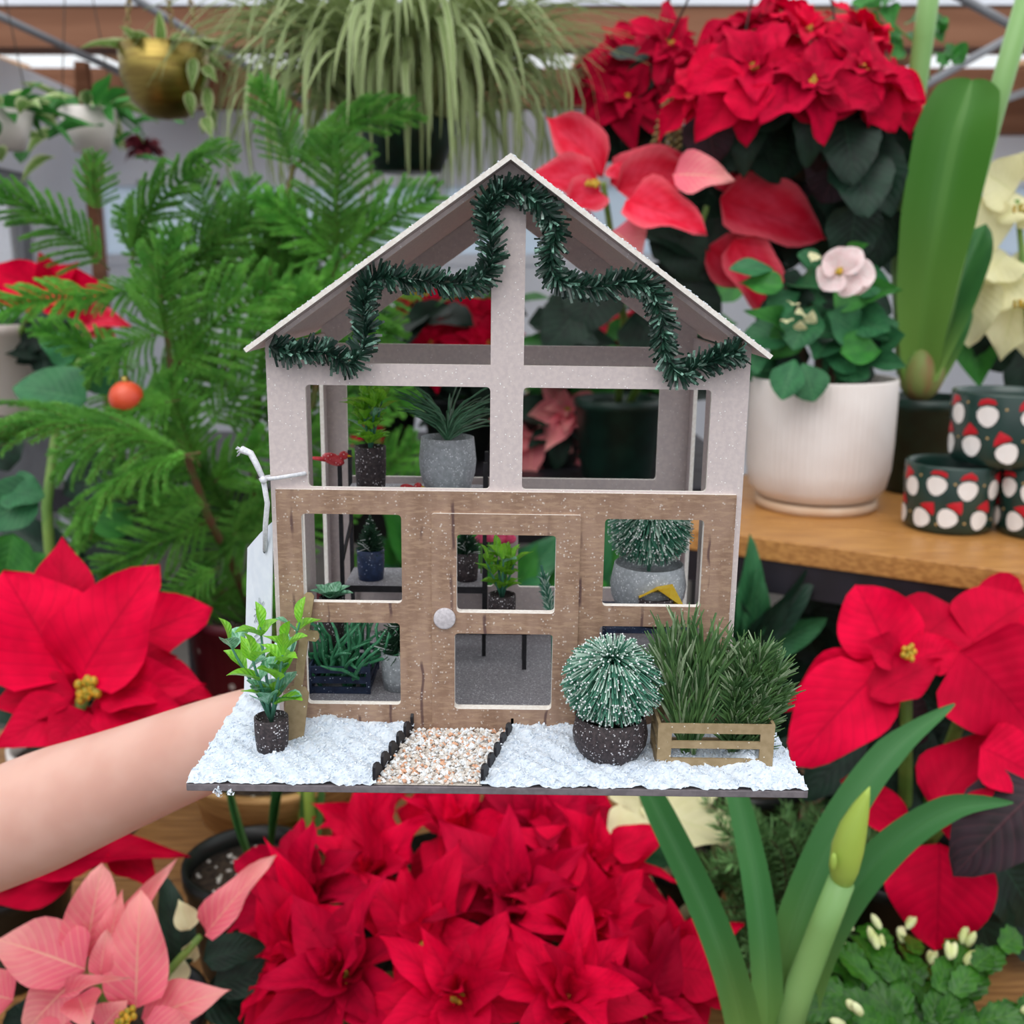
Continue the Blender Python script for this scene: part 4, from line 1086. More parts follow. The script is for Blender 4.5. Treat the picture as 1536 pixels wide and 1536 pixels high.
for k, (bx, by, tx, ty, w_, Y, l_) in enumerate([(1560, 1180, 1425, 1312, 140, .86, LPU), (1310, 1050, 1400, 1110, 95, .98, LPU), (1320, 1160, 1430, 1205, 110, 1.0, LD), (1420, 1040, 1540, 1110, 80, .97, LD), (1400, 1100, 1300, 1130, 90, 1.02, LD), (1450, 1330, 1500, 1460, 100, .97, LD), (1420, 1120, 1340, 1200, 90, 1.02, LD), (1300, 1100, 1200, 1200, 90, 1.04, LD), (1500, 1290, 1570, 1400, 120, .97, LD), (1480, 1060, 1560, 1140, 100, 1.0, LD), (1290, 1080, 1240, 1180, 80, 1.08, LD), (1480, 1320, 1400, 1400, 100, 1.02, LD), (1330, 1250, 1300, 1330, 100, 1.05, LD), (1520, 1380, 1600, 1420, 110, 1.0, LD)]):
    px_leaf(t, 'leaf', l_, bx, by, Y, tx, ty, Y - .02, w_, k)
cyathia(t, P(1362, 980, .93), V((0, -1, .6)), .008)

# ---- hanging red poinsettia basket top right
YH = 1.45
c = P(1180, 160, YH)
t = thing('hanging_poinsettia', 'dark red poinsettia in a hanging basket with drooping dark leaves, above the crown of thorns', 'plant', P(1180, 330, YH), 'poinsettias hung from the beams')
b_ = MB(); pb = P(1190, 275, YH + .1); b_.lathe([(0, 0), (.05, .0), (.07, .05), (.08, .1), (.075, .1), (0, .085)], pb, 32); b_.build('pot', M['black'], t)
for k, (x, y, dY, r_) in enumerate([(1132, 108, -.08, .095), (1210, 55, -.02, .09), (1290, 110, -.08, .09), (1050, 140, -.02, .085), (1215, 130, -.12, .085), (1330, 140, -.03, .085), (1130, 45, .06, .085), (1290, 50, .06, .08), (1060, 90, .08, .08), (1180, 30, .1, .08)]):
    p = P(x, y, YH + dY); ax = (p - c); ax = V((ax.x * 1.6, -.16 + ax.y, .16 + max(0, ax.z)))
    head(t, p, ax, r_, 'red' if k % 2 else 'red2', seed=k + 60, leaves=5, wr=.55, stem_to=pb + V((0, 0, .08)), wide=.5)
for k, (bx, by, tx, ty, w_, dY) in enumerate([(1120, 120, 1042, 206, 62, -.1), (1122, 130, 1128, 178, 66, -.12), (1140, 112, 1228, 130, 72, -.1), (1115, 108, 1030, 128, 48, -.1), (1320, 130, 1392, 152, 60, -.06), (1310, 150, 1345, 195, 55, -.08)]):
    px_leaf(t, 'bract', BW['red'], bx, by, YH + dY, tx, ty, YH + dY - .02, w_, k)
for k in range(70):
    x = R(1010, 1350); y = R(165, 330); Y = YH + (R(-.08, .1) if y < 200 or x > 1210 else R(.12, .24))
    px_leaf(t, 'leaf', LPU if k % 5 == 0 else LD, x, y, Y, x + R(-45, 45), y + R(60, 115), Y - R(-.02, .06), R(60, 90), k, V((0, -1, .2)))
s = MB(); hk = P(1003, -150, YH - .02)
for (x, y) in ((1080, 250), (1290, 250), (1003, 60)):
    s.tube([P(1190, -330, YH), P(x, y, YH + .02)], .0015, 5)
s.build('hanger', M['wire'], t)
# ---- small dark red one left of it
t = thing('hanging_poinsettia', 'smaller dark red poinsettia hanging further back on a wire and chain', 'plant', P(950, 240, 1.8), 'poinsettias hung from the beams')
pb = P(950, 235, 1.8); b_ = MB(); b_.lathe([(0, 0), (.05, 0), (.07, .08), (.065, .08), (0, .07)], pb, 28); b_.build('pot', M['black'], t)
for k, (x, y, r_) in enumerate([(950, 80, .1), (915, 130, .09), (985, 120, .1), (940, 150, .09), (1000, 70, .08)]):
    p = P(x, y, 1.8 - .03 * k); head(t, p, V(((x - 950) * .01, -1, .5)), r_, 'red2', seed=k + 90, leaves=4, wr=.5, stem_to=pb + V((0, 0, .07)))
for k in range(12):
    x = R(910, 1000); y = R(150, 190); px_leaf(t, 'leaf', LD, x, y, 1.75, x + R(-40, 40), y + R(40, 75), 1.75, R(45, 65), k, V((0, -1, .2)))
def chain(mb, a, b_, r=.006, n=22):
    a, b_ = V(a), V(b_)
    for k in range(n):
        p = a.lerp(b_, (k + .5) / n); L = (b_ - a).length / n * .75; d = (b_ - a).normalized(); sx = V((1, 0, 0)) if k % 2 else V((0, 1, 0))
        pts = [p + d * L * math.cos(q) + sx * r * math.sin(q) for q in [2 * math.pi * i / 8 for i in range(9)]]
        mb.tube(pts, r * .28, 4, False)
s = MB(); s.tube([P(1003, -80, 1.72), P(1003, 20, 1.72), P(998, 40, 1.72), P(1003, 60, 1.72), P(1010, 45, 1.72)], .003, 6)
s.tube([P(1003, 60, 1.72), P(950, 160, 1.78)], .002, 5); s.build('hook', M['wire'], t)
s = MB()
for (x0_, x1_) in ((1005, 980), (1012, 1004), (1018, 1020)): chain(s, P(x0_, 140, 1.6), P(x1_, 228, 1.6), .007, 16)
tag(s.build('loose_chain', M['chain']), 'small brass chain strands dangling beside the dark red hanging poinsettia', 'chain')
bpy.data.objects['loose_chain']['label'] = 'brass chain strands dangling beside the dark red hanging poinsettia'

# ---- coral poinsettia behind the roof
YC = 1.42
YCP = 1.71
RBZ = P(925, 716, YCP).z - .0005
t = thing('poinsettia', 'coral pink and red poinsettia with pale-edged bracts behind the miniature roof', 'plant', P(925, 716, YCP))
round_pot('pot', t, P(925, 716, YCP), .074, .135, M['greenpot'], taper=.8)
sb_ = P(925, 640, YCP)
for q in (P(905, 275, YC), P(1060, 310, YC + .05)):
    s = MB(); s.tube([sb_, sb_.lerp(q, .5) + V((.02, 0, 0)), q], [.007, .006, .004], 7); s.build('stem', M['stem'], t)
for k, (bx, by, tx, ty, w_, dY, dT, kind) in enumerate([
    (905, 262, 815, 160, 62, .0, .05, 'coral'), (895, 272, 795, 262, 70, -.02, -.04, 'coral'), (900, 285, 845, 310, 60, -.04, -.08, 'coral'), (915, 275, 1060, 228, 70, .0, .02, 'coral'),
    (925, 285, 1062, 250, 70, -.03, -.03, 'coral'), (940, 300, 1060, 340, 78, -.05, -.1, 'coral'), (920, 345, 965, 385, 80, -.04, -.06, 'pink'), (900, 340, 850, 360, 60, -.03, -.06, 'pink'),
    (1010, 262, 1102, 262, 60, -.07, -.1, 'pink'), (1080, 300, 1245, 352, 90, .05, .02, 'coral'), (1090, 290, 1090, 245, 40, .05, .06, 'coral'), (1100, 360, 1170, 480, 70, .03, .0, 'coral'), (1060, 370, 1150, 440, 80, .06, .05, 'coral'), (930, 270, 930, 240, 40, -.03, -.02, 'coral')]):
    px_leaf(t, 'bract', BW[kind] if k % 2 else BR[kind], bx, by, YC + dY, tx, ty, YC + dT, w_, k, V((0, -1, .35)) if k >= 9 else None)
for k, (bx, by, tx, ty, w_) in enumerate([(1060, 330, 1090, 400, 60), (1050, 380, 960, 340, 40), (1000, 400, 1080, 500, 80), (1050, 380, 1130, 420, 70), (960, 400, 1000, 480, 80), (900, 420, 870, 500, 90), (1090, 330, 1180, 300, 60), (1000, 330, 1050, 420, 80), (950, 470, 1010, 540, 90), (880, 450, 820, 520, 80)]):
    px_leaf(t, 'leaf', LD, bx, by, YC + .08, tx, ty, YC + .05, w_, k)
cyathia(t, P(890, 280, YC - .05), V((0, -.6, 1)), .01)

# ---- cream poinsettias
t = thing('poinsettia', 'cream white poinsettia at the end of the shelf above the patterned pots', 'plant', P(1530, 660, 1.5), 'cream poinsettias')
round_pot('pot', t, P(1560, 745, 1.48), .07, .12, M['white'])
for k, (bx, by, tx, ty, w_) in enumerate([(1520, 290, 1470, 250, 70), (1540, 300, 1500, 330, 60), (1530, 270, 1545, 225, 70), (1490, 380, 1430, 300, 90), (1480, 385, 1420, 400, 80), (1510, 380, 1470, 420, 70), (1530, 420, 1500, 540, 90), (1520, 400, 1470, 470, 80), (1560, 440, 1550, 550, 90), (1545, 360, 1590, 420, 90), (1560, 290, 1600, 330, 90), (1470, 420, 1452, 520, 60)]):
    px_leaf(t, 'bract', BW['cream'] if k % 2 else BR['cream'], bx, by, 1.54, tx, ty, 1.52, w_ * 1.15, k)
for k in range(16):
    x = R(1440, 1560); y = R(400, 520); px_leaf(t, 'leaf', LD if k % 3 else LG, x, y, 1.62, x + R(-60, 50), y + R(20, 110), 1.59, R(55, 80), k)
cyathia(t, P(1530, 318, 1.5), V((0, -.6, 1)), .012); cyathia(t, P(1530, 460, 1.5), V((0, -.6, 1)), .012)
s = MB(); s.tube([P(1560, 660, 1.48), P(1540, 450, 1.52), P(1525, 300, 1.54)], [.006, .005, .004], 7); s.build('stem', M['stem'], t)
t = thing('poinsettia', 'cream white poinsettia half hidden below the right end of the snowy board', 'plant', on_z(1010, 1400, TZ), 'cream poinsettias')
pc = on_z(1010, 1390, TZ); round_pot('pot', t, pc, .06, .10, M['black'])
for k, (bx, by, tx, ty, w_, dY) in enumerate([(960, 1215, 1125, 1260, 100, 0), (950, 1220, 915, 1255, 50, -.02), (960, 1200, 920, 1190, 70, .02), (970, 1230, 930, 1270, 50, -.03), (1000, 1300, 1010, 1400, 85, .02), (1080, 1240, 1110, 1330, 60, .04), (990, 1190, 1080, 1180, 80, .04), (970, 1310, 960, 1370, 70, .03)]):
    px_leaf(t, 'bract', BW['cream'], bx, by, 1.0 + dY, tx, ty, 1.0 + dY - .02, w_ * 1.15, k, V((0, -.6, 1)))
px_leaf(t, 'leaf', LMD, 960, 1300, 1.06, 1030, 1290, 1.05, 50); px_leaf(t, 'leaf', LMD, 990, 1270, 1.08, 930, 1330, 1.08, 60, 1); px_leaf(t, 'leaf', LMD, 1020, 1330, 1.09, 1090, 1400, 1.08, 60, 1)
s = MB(); s.tube([pc + V((0, 0, .08)), P(980, 1300, 1.08), P(960, 1220, 1.06)], [.005, .004, .003], 6); s.build('stem', M['stem'], t)
cyathia(t, P(935, 1212, 1.02), V((0, -.5, 1)), .008)

# ---- Norfolk pine
def frond_mesh(seed, nb=17, droop=.25, wid=.40, den=75):
    rg_ = random.Random(seed); b_ = MB()
    def axis(t): return V((.03 * math.sin(t * 3 + seed), t, .18 * math.sin(t * 2.2) - droop * t * t))
    pts = [axis(i / 12) for i in range(13)]; b_.tube(pts, [.010 - .007 * i / 12 for i in range(13)], 5, mi=1)
    def bl(p0, d, L, dr):
        pts = []; p = V(p0); n = 7
        for i in range(n + 1):
            f = i / n; pts.append(p0 + d * L * f + V((0, 0, .35 * L * math.sin(f * 1.8) * .5 - dr * L * f * f)))
        b_.tube(pts, [.0045] * (n) + [.002], 4, False, 1)
        for k in range(int(den * 7 * max(.35, L / wid))):
            f = rg_.random(); i = min(int(f * n), n - 1); q = pts[i].lerp(pts[i + 1], f * n - i); tt = (pts[i + 1] - pts[i]).normalized()
            an = rg_.uniform(0, 6.283); a = tt.cross(V((0, 0, 1))); a.normalize(); c_ = tt.cross(a)
            dv = (a * math.cos(an) + c_ * math.sin(an)) * .8 + tt * rg_.uniform(.5, 1.1)
            nl = rg_.uniform(.036, .054) * (1 - .35 * f); e = q + dv.normalized() * nl
            x = dv.cross(V((rg_.uniform(-1, 1), rg_.uniform(-1, 1), rg_.uniform(-1, 1)))).normalized() * .0042
            b_.add([q - x, q + x, e], [(0, 1, 2)], 0)
    for k in range(nb):
        t_ = .10 + .86 * k / (nb - 1)
        for s_ in (-1, 1):
            L = wid * (math.sin(math.pi * min(1, (.22 + .75 * (t_ ** .8)))) ** .7) * rg_.uniform(.85, 1.1) + .05
            an = math.radians(62 - 30 * t_ + rg_.uniform(-7, 7)); d = V((s_ * math.sin(an), math.cos(an), 0))
            bl(axis(t_), d, L, rg_.uniform(.15, .5))
    bl(axis(.92), V((0, 1, -.1)), .12, .2); bl(axis(.5), V((0, 1, .05)), .45, .1); bl(axis(.15), V((0, 1, .15)), .4, .0)
    return b_.data('branch', [M['pine'], M['pinestem']], False)
FR = [frond_mesh(i, droop=(.08, .25, .4, .3)[i % 4], wid=(.38, .42, .34, .46)[i % 4]) for i in range(4)]
YP = 1.22
pp0 = V((P(392, 1000, 1.47).x, 1.47, TZ))
NP = thing('norfolk_pine', 'bushy Norfolk Island pine with feathery green branches in a maroon pot', 'plant', pp0)
M['maroon'] = mk('maroon_pot', '#5a1020', '#6a1528', 12, .35, speck='#e4dede', speck_scale=45, speck_r=.22)
round_pot('pot', NP, pp0, .105, .26, M['maroon'], taper=.82)
def stem_px(lst, r0=.0065):
    s = MB(); pts = [P(x, y, Y) for (x, y, Y) in lst]; n = len(pts)
    s.tube(pts, [r0 * (1 - .6 * i / (n - 1)) for i in range(n)], 7); s.build('stem', M['pinestem'], NP)
sp0 = (345, 960, YP)
stem_px([(382, 930, 1.46), (350, 850, 1.34), (312, 775, YP), (270, 655, YP), (250, 500, YP), (235, 420, YP + .02), (215, 370, YP + .02)])
stem_px([(392, 930, 1.47), (405, 800, 1.34), (470, 600, YP + .08), (505, 390, YP + .1), (505, 330, YP + .1)])
stem_px([(398, 930, 1.48), (380, 700, YP + .16), (400, 450, YP + .16), (440, 250, YP + .2), (500, 210, YP + .22)])
def frond(bx, by, tx, ty, dY=0, wf=1.0, k=0, N=None, dT=0):
    B = P(bx, by, YP + dY); T = P(tx, ty, YP + dY + dT); L = (T - B).length
    leaf(NP, 'branch', FR[k % 4], B, T, L * wf, N if N is not None else V((R(-.3, .3), -1, R(.2, .8))), R(-.2, .2))
for k, a in enumerate([(505, 395, 498, 205, .1, 1.15), (505, 392, 650, 292, .1, .95), (505, 395, 395, 285, .1, 1.0), (440, 255, 610, 160, .2, .7), (440, 258, 385, 125, .2, .8), (505, 212, 560, 150, .22, .8),
    (195, 392, 275, 250, .02, .9), (270, 258, 345, 228, .02, 1.0), (165, 405, -10, 292, .02, .75), (145, 320, 142, 232, .03, 1.2), (250, 520, 252, 352, -.04, 1.3), (250, 470, 360, 330, .05, .9), (240, 440, 120, 460, .0, .8),
    (250, 500, 130, 560, -.04, .8), (150, 450, -20, 455, -.02, .8), (260, 560, 400, 430, -.02, .9), (330, 560, 480, 440, .05, .9), (380, 520, 560, 400, .08, .9), (400, 480, 470, 350, .14, 1.0),
    (290, 690, -30, 640, -.10, .62), (300, 700, 260, 560, -.03, 1.0), (315, 760, 215, 755, -.06, .8), (320, 720, 420, 660, .02, .9), (310, 640, 400, 560, 0, 1.0), (270, 600, 150, 650, -.05, .8), (300, 680, 120, 790, -.12, .55), (350, 800, 420, 760, .0, .9), (330, 850, 250, 900, -.02, .8), (360, 860, 440, 900, .0, .8), (330, 780, 150, 860, .03, .7),
    (420, 700, 560, 620, .08, .9), (400, 640, 520, 540, .12, .9), (430, 560, 600, 500, .14, .9), (480, 480, 620, 420, .12, .9), (300, 420, 400, 300, .12, 1.0), (330, 380, 300, 270, .16, 1.0), (380, 420, 440, 300, .2, 1.0), (440, 400, 560, 330, .2, .9), (200, 560, 60, 480, .06, .8), (240, 640, 80, 690, .04, .8), (360, 600, 280, 500, .1, 1.0), (420, 760, 300, 850, .08, .8), (300, 900, 200, 960, .05, .8), (400, 820, 520, 760, .1, .8), (380, 900, 480, 960, .1, .8)]):
    frond(*a[:4], dY=a[4], wf=a[5], k=k, dT=R(-.06, .02), N=V((0, -.35, 1)) if k in (19, 25) else None)
rg0 = random.Random(77)
for k in range(26):
    x = rg0.uniform(180, 560); y = rg0.uniform(380, 900); an = rg0.uniform(-2.6, .3)
    frond(x, y, x + 150 * math.cos(an), y + 130 * math.sin(an), dY=rg0.uniform(.12, .3), wf=1.0, k=k)
# orange ornament hanging in the pine
o_ = MB(); pb = P(190, 597, 1.16); o_.ell(pb, (.0195, .0195, .0195), 20, 12); o_.lathe([(0, .006), (.005, .006), (.005, 0)], pb + V((0, 0, .018)), 10, mi=1)
M['orange'] = mk('coral_bauble', '#d8402a', '#e05a38', 20, .35, spec=.5)
tag(o_.build('bauble', [M['orange'], M['brass']]), 'orange red bauble hanging among the pine branches', 'ornament')

# ---- hanging grass
YG = 1.75
pg = P(612, 258, YG)
t = thing('hanging_grass', 'large hanging basket of arching pale green sedge grass', 'plant', pg)
b_ = MB(); b_.lathe([(0, 0), (.055, 0), (.085, .07), (.088, .10), (.082, .10), (0, .085)], pg, 32); b_.build('pot', M['greenpot'], t)
def blade_mesh(seed, arch):
    rg_ = random.Random(seed); n = 12; vs_ = []; uvs = []; p = V((0, 0, 0)); an = math.radians(rg_.uniform(48, 85)); st = 1 / n
    for i in range(n + 1):
        f = i / n; wd = .019 * (1 - f ** 2.2) + .001
        vs_ += [(p.x - wd, p.y, p.z), (p.x, p.y, p.z - .002), (p.x + wd, p.y, p.z)]; uvs += [(0, f), (.5, f), (1, f)]
        p = p + V((0, math.cos(an), math.sin(an))) * st; an -= arch / n * (1.4 if .2 < f < .7 else .7); p.x += rg_.uniform(-.004, .004)
        an = max(an, math.radians(-88))
    fs = []
    for i in range(n):
        for k in range(2): a = i * 3 + k; fs.append((a, a + 1, a + 4, a + 3))
    me = bpy.data.meshes.new('blade'); me.from_pydata(vs_, [], fs); me.materials.append(M['grass']); ul = me.uv_layers.new(name='UVMap')
    for l in me.loops: ul.data[l.index].uv = uvs[l.vertex_index]
    me.polygons.foreach_set('use_smooth', [True] * len(fs)); return me
BL = [blade_mesh(i, (2.2, 2.8, 3.2, 1.5, 3.0, 2.0, 2.5, 1.2)[i % 8]) for i in range(8)]
def tuft(parent, c, n, L0, L1, rad, meshes, seed=0, wide=1.0):
    rg_ = random.Random(seed); o = ORG[parent.name]
    for k in range(n):
        an = rg_.uniform(0, 6.283); L = rg_.uniform(L0, L1); q = rad * math.sqrt(rg_.random())
        m_ = Matrix.Rotation(an, 4, 'Z') @ Matrix.Rotation(rg_.uniform(-.15, .25), 4, 'X') @ Matrix.Diagonal((L * wide, L, L, 1))
        m_.translation = V(c) + V((-math.sin(an) * q, math.cos(an) * q, 0)) - o
        ob = bpy.data.objects.new('blade', meshes[rg_.randrange(len(meshes))]); C.objects.link(ob); ob.parent = parent; ob.matrix_local = m_
tuft(t, pg + V((0, 0, .085)), 300, .27, .47, .085, BL, 1, .85)
rg0 = random.Random(31); mass = MB(); mv = []
for k in range(330):
    me_ = BL[rg0.randrange(len(BL))]; an = rg0.uniform(0, 6.283); L = rg0.uniform(.26, .44); q = .10 * math.sqrt(rg0.random())
    m_ = Matrix.Rotation(an, 4, 'Z') @ Matrix.Rotation(rg0.uniform(-.35, .2), 4, 'X') @ Matrix.Diagonal((L * .95, L, L, 1))
    m_.translation = pg + V((-math.sin(an) * q, math.cos(an) * q, .075))
    mass.add([m_ @ v_.co for v_ in me_.vertices], [tuple(p_.vertices) for p_ in me_.polygons]); mv += [(u_, f_ / 12) for f_ in range(13) for u_ in (0, .5, 1)]
go_ = mass.build('blade_mass', M['grass'], t, kind='stuff'); ul = go_.data.uv_layers.new(name='UVMap')
for l in go_.data.loops: ul.data[l.index].uv = mv[l.vertex_index]
s = MB()
for dx in (-.1, .1): s.tube([pg + V((dx, 0, .1)), pg + V((0, 0, .75))], .002, 5)
s.build('hanger', M['wire'], t)

# ---- brass hanging bowl
YBr = 1.75
pb = P(252, 180, YBr)
t = thing('hanging_planter', 'brushed brass bowl planter hanging on chains with variegated leaves', 'planter', pb)
r_ = .068; b_ = MB(); b_.lathe([(0, 0), (r_ * .45, .004), (r_ * .8, .026), (r_, .062), (r_ * 1.02, .108), (r_ * .98, .108), (r_ * .95, .06), (0, .03)], pb, 40); b_.build('bowl', M['brass'], t)
s = MB(); s.lathe([(0, 0), (r_ * .96, 0)], pb + V((0, 0, .095)), 24); s.build('soil', M['soil'], t)
s = MB()
for dx, dy in ((-.06, 0), (.06, 0), (0, .06)): chain(s, pb + V((dx, dy, .105)), pb + V((dx * .3, dy * .3, .36)), .0045, 22)
s.build('chain', M['chain'], t)
for k in range(30):
    an = R(0, 6.28); q = pb + V((math.cos(an) * R(.01, .055), math.sin(an) * R(.01, .055), .098)); d = V((math.cos(an), math.sin(an), R(-.2, 1.1))).normalized()
    if math.cos(an) < -.3: d.z = abs(d.z)
    e = q + d * R(.04, .085)
    leaf(t, 'leaf', LV[k % 4], q, e, R(.016, .024), V((-d.x, -d.y, 1.2)))
for k in range(9):
    q = pb + V((R(.05, .075), R(-.06, 0), R(-.01, .09))); leaf(t, 'leaf', LV[k % 4], q, q + V((R(-.01, .03), R(-.03, 0), R(-.05, -.02))), .018, V((.3, -1, .3)))
# ---- white hanging pot, left edge plant, dark bromeliad
def hang(name, label, x, y, Y, r, h, m_, lm, n, L, seed, wid=.02, trail=0):
    pb = P(x, y, Y); t = thing(name, label, 'planter', pb); b_ = MB(); b_.lathe([(0, 0), (r * .6, 0), (r, h), (r * .93, h), (0, h * .85)], pb, 32); b_.build('pot', m_, t)
    s = MB()
    for dx in (-r * .9, r * .9): s.tube([pb + V((dx, 0, h)), pb + V((dx * .1, 0, h + .4))], .0012, 5)
    s.build('hanger', M['wire'], t); rg_ = random.Random(seed)
    for k in range(n):
        an = rg_.uniform(0, 6.28); d = V((math.cos(an), math.sin(an), rg_.uniform(-.5, .9))).normalized(); q = pb + V((math.cos(an) * r * .6, math.sin(an) * r * .6, h))
        if trail and k % 3 == 0: q = q + V((math.cos(an) * r * .8, math.sin(an) * r * .8, -rg_.uniform(0, trail)))
        leaf(t, 'leaf', lm[k % len(lm)], q, q + d * L * rg_.uniform(.6, 1.2), wid, V((-d.x, -d.y, 1)))
hang('hanging_planter', 'small white hanging pot with green leaves near the white wall', 138, 228, 2.3, .062, .085, M['white'], LV + LG, 46, .09, 4, .026, .1)
hang('hanging_planter', 'leafy hanging plant at the far left beside the white wall', 8, 225, 2.1, .06, .07, M['white'], LG + LV, 48, .10, 6, .03, .12)
t = thing('hanging_bromeliad', 'dark maroon rosette plant hanging on a wire below the brass bowl', 'plant', P(215, 240, 4.06))
M['maroonleaf'] = leafmat('maroon_leaf', '#6a2630', '#8a3a40', '#4c1a24', trans=.1, rnd=.4)
LM_ = lib('leaf', M['maroonleaf'], p_lance, 3, droop=.4, fold=.15)
for k in range(44):
    an = k * 2.4; d = V((math.cos(an), math.sin(an), R(-.3, 1))).normalized(); q = P(215, 225, 4.06); leaf(t, 'leaf', LM_[k % 3], q, q + d * R(.065, .10), .028, V((-d.x, -d.y, 1)))
s = MB(); q = P(215, 225, 4.06); s.tube([q, V((q.x, q.y, 2.263))], .002, 5); s.build('hanger', M['wire'], t)

# ---- white ribbed pot with crown of thorns
pw = on_z(1222, 758, SZ); 
t = thing('crown_of_thorns', 'crown of thorns with pale pink flowers in a white ribbed pot on the shelf', 'plant', pw)
r_ = .094; h = .172
b_ = MB(); b_.lathe([(0, .012), (r_ * .55, .012), (r_ * .80, .016), (r_ * .93, .03), (r_ * .985, .055), (r_, .09), (r_, h - .002), (r_ * .992, h), (r_ * .95, h), (r_ * .945, h - .03), (r_ * .9, .03), (0, .03)], pw, 216, rib=.00055, nrib=72); b_.build('pot', M['white'], t)
b_ = MB(); b_.lathe([(0, .0), (r_ * .80, 0), (r_ * .84, .004), (r_ * .84, .013), (r_ * .78, .0125), (0, .0118)], pw, 48); b_.build('saucer', M['terr'], t)
s = MB(); s.lathe([(0, 0), (r_ * .94, 0)], pw + V((0, 0, h - .028)), 32); s.build('soil', M['soil'], t)
yp = pw.y; s = MB()
for lst in ([(1225, 600), (1228, 520), (1215, 450)], [(1210, 600), (1200, 500), (1180, 430)], [(1240, 600), (1260, 500), (1270, 420)]):
    s.tube([P(x, y, yp) for x, y in lst], [.006, .005, .004], 7)
s.build('stem', M['woodstem'], t)
for k, (bx, by, tx, ty, w_) in enumerate([(1205, 545, 1222, 600, 54), (1192, 540, 1172, 596, 48)]):
    px_leaf(t, 'leaf', LO, bx, by, yp - .085, tx, ty, yp - .112, w_, k)
for k, (bx, by, tx, ty, w_) in enumerate([(1175, 430, 1105, 420, 38), (1190, 435, 1220, 420, 40), (1160, 405, 1095, 400, 30), (1250, 440, 1310, 450, 56), (1270, 430, 1330, 420, 46), (1230, 520, 1300, 545, 60), (1260, 530, 1330, 520, 52), (1285, 540, 1355, 545, 30), (1210, 500, 1110, 505, 55), (1200, 490, 1150, 540, 50), (1240, 470, 1290, 500, 60), (1220, 460, 1190, 520, 60), (1290, 440, 1350, 430, 34), (1200, 440, 1150, 470, 44), (1240, 410, 1200, 380, 36), (1270, 400, 1290, 360, 34), (1250, 540, 1300, 560, 50), (1220, 540, 1250, 500, 60), (1180, 500, 1130, 460, 44), (1270, 480, 1330, 490, 50), (1150, 540, 1120, 545, 40)]):
    px_leaf(t, 'leaf', LO if k % 3 else LG, bx, by, yp + R(-.05, .03), tx, ty, yp + R(-.09, 0), w_, k)
rg0 = random.Random(21)
for k in range(34):
    x = rg0.uniform(1150, 1310); y = rg0.uniform(430, 560); an = rg0.uniform(0, 6.28)
    px_leaf(t, 'leaf', LO if k % 2 else LD, x, y, yp + rg0.uniform(-.03, .06), x + 58 * math.cos(an), y + 36 * math.sin(an), yp + rg0.uniform(-.03, .05), rg0.uniform(34, 52), k)
PT = lib('petal', M['petal'], p_petal, 3, droop=.1, fold=.2, wave=.02)
for k, (x, y, r1) in enumerate([(1262, 415, 40), (1245, 400, 30), (1290, 420, 34)]):
    pass
for k, (bx, by, tx, ty, w_) in enumerate([(1258, 408, 1232, 432, 46), (1258, 406, 1262, 370, 46), (1262, 408, 1290, 372, 40), (1285, 412, 1314, 410, 44), (1282, 412, 1262, 444, 40), (1284, 414, 1285, 442, 40), (1256, 404, 1236, 388, 36)]):
    px_leaf(t, 'petal', PT, bx, by, yp - .08, tx, ty, yp - .085, w_, k)
cyathia(t, P(1258, 408, yp - .087), V((0, -1, .2)), .003)
for k, (x, y) in enumerate([(1190, 455), (1205, 470), (1180, 480), (1200, 495), (1215, 485), (1225, 380)]):
    px_leaf(t, 'petal', BR['cream'], x, y, yp - .06, x + R(-14, 14), y + R(-20, 12), yp - .07, 18, k)

def ribbon(parent, pts, wpx, m_, nrm=None, fold=.25, name='leaf', sub=6):
    pts = [P(*q) for q in pts]; sm_ = []; n = len(pts)
    for i in range(n - 1):
        p0, p1, p2, p3 = pts[max(i - 1, 0)], pts[i], pts[i + 1], pts[min(i + 2, n - 1)]
        for k in range(sub):
            f = k / sub; sm_.append(.5 * ((2 * p1) + (p2 - p0) * f + (2 * p0 - 5 * p1 + 4 * p2 - p3) * f * f + (3 * p1 - p0 - 3 * p2 + p3) * f ** 3))
    sm_.append(pts[-1]); N_ = len(sm_); vs_ = []; uvs = []; o = ORG[parent.name]
    for i, p in enumerate(sm_):
        f = i / (N_ - 1); tt = (sm_[min(i + 1, N_ - 1)] - sm_[max(i - 1, 0)]).normalized(); nn = V(nrm) if nrm else (CAM - p).normalized() + V((0, 0, .3))
        x = tt.cross(nn).normalized(); z = x.cross(tt).normalized(); k = f * (len(wpx) - 1); j = min(int(k), len(wpx) - 2); wd = (wpx[j] + (wpx[j + 1] - wpx[j]) * (k - j)) / FPX * p.y * .52
        for c_ in range(7):
            u = -1 + c_ / 3; vs_.append(p + x * u * wd + z * (abs(u) ** 1.5) * wd * fold * 2 - o); uvs.append((c_ / 6, f))
    fs = [(i * 7 + c_, i * 7 + c_ + 1, (i + 1) * 7 + c_ + 1, (i + 1) * 7 + c_) for i in range(N_ - 1) for c_ in range(6)]
    me = bpy.data.meshes.new(name); me.from_pydata([tuple(q) for q in vs_], [], fs); me.materials.append(m_); ul = me.uv_layers.new(name='UVMap')
    for l in me.loops: ul.data[l.index].uv = uvs[l.vertex_index]
    me.polygons.foreach_set('use_smooth', [True] * len(fs)); ob = bpy.data.objects.new(name, me); C.objects.link(ob); ob.parent = parent; return ob
M['strap2'] = leafmat('deep_strap_leaf', '#2f6c20', '#6a9c44', '#265c1e', trans=.2, vs_=.3, nv=0, rough=.4, rnd=.1, mid=.25, basec='#7fa850')
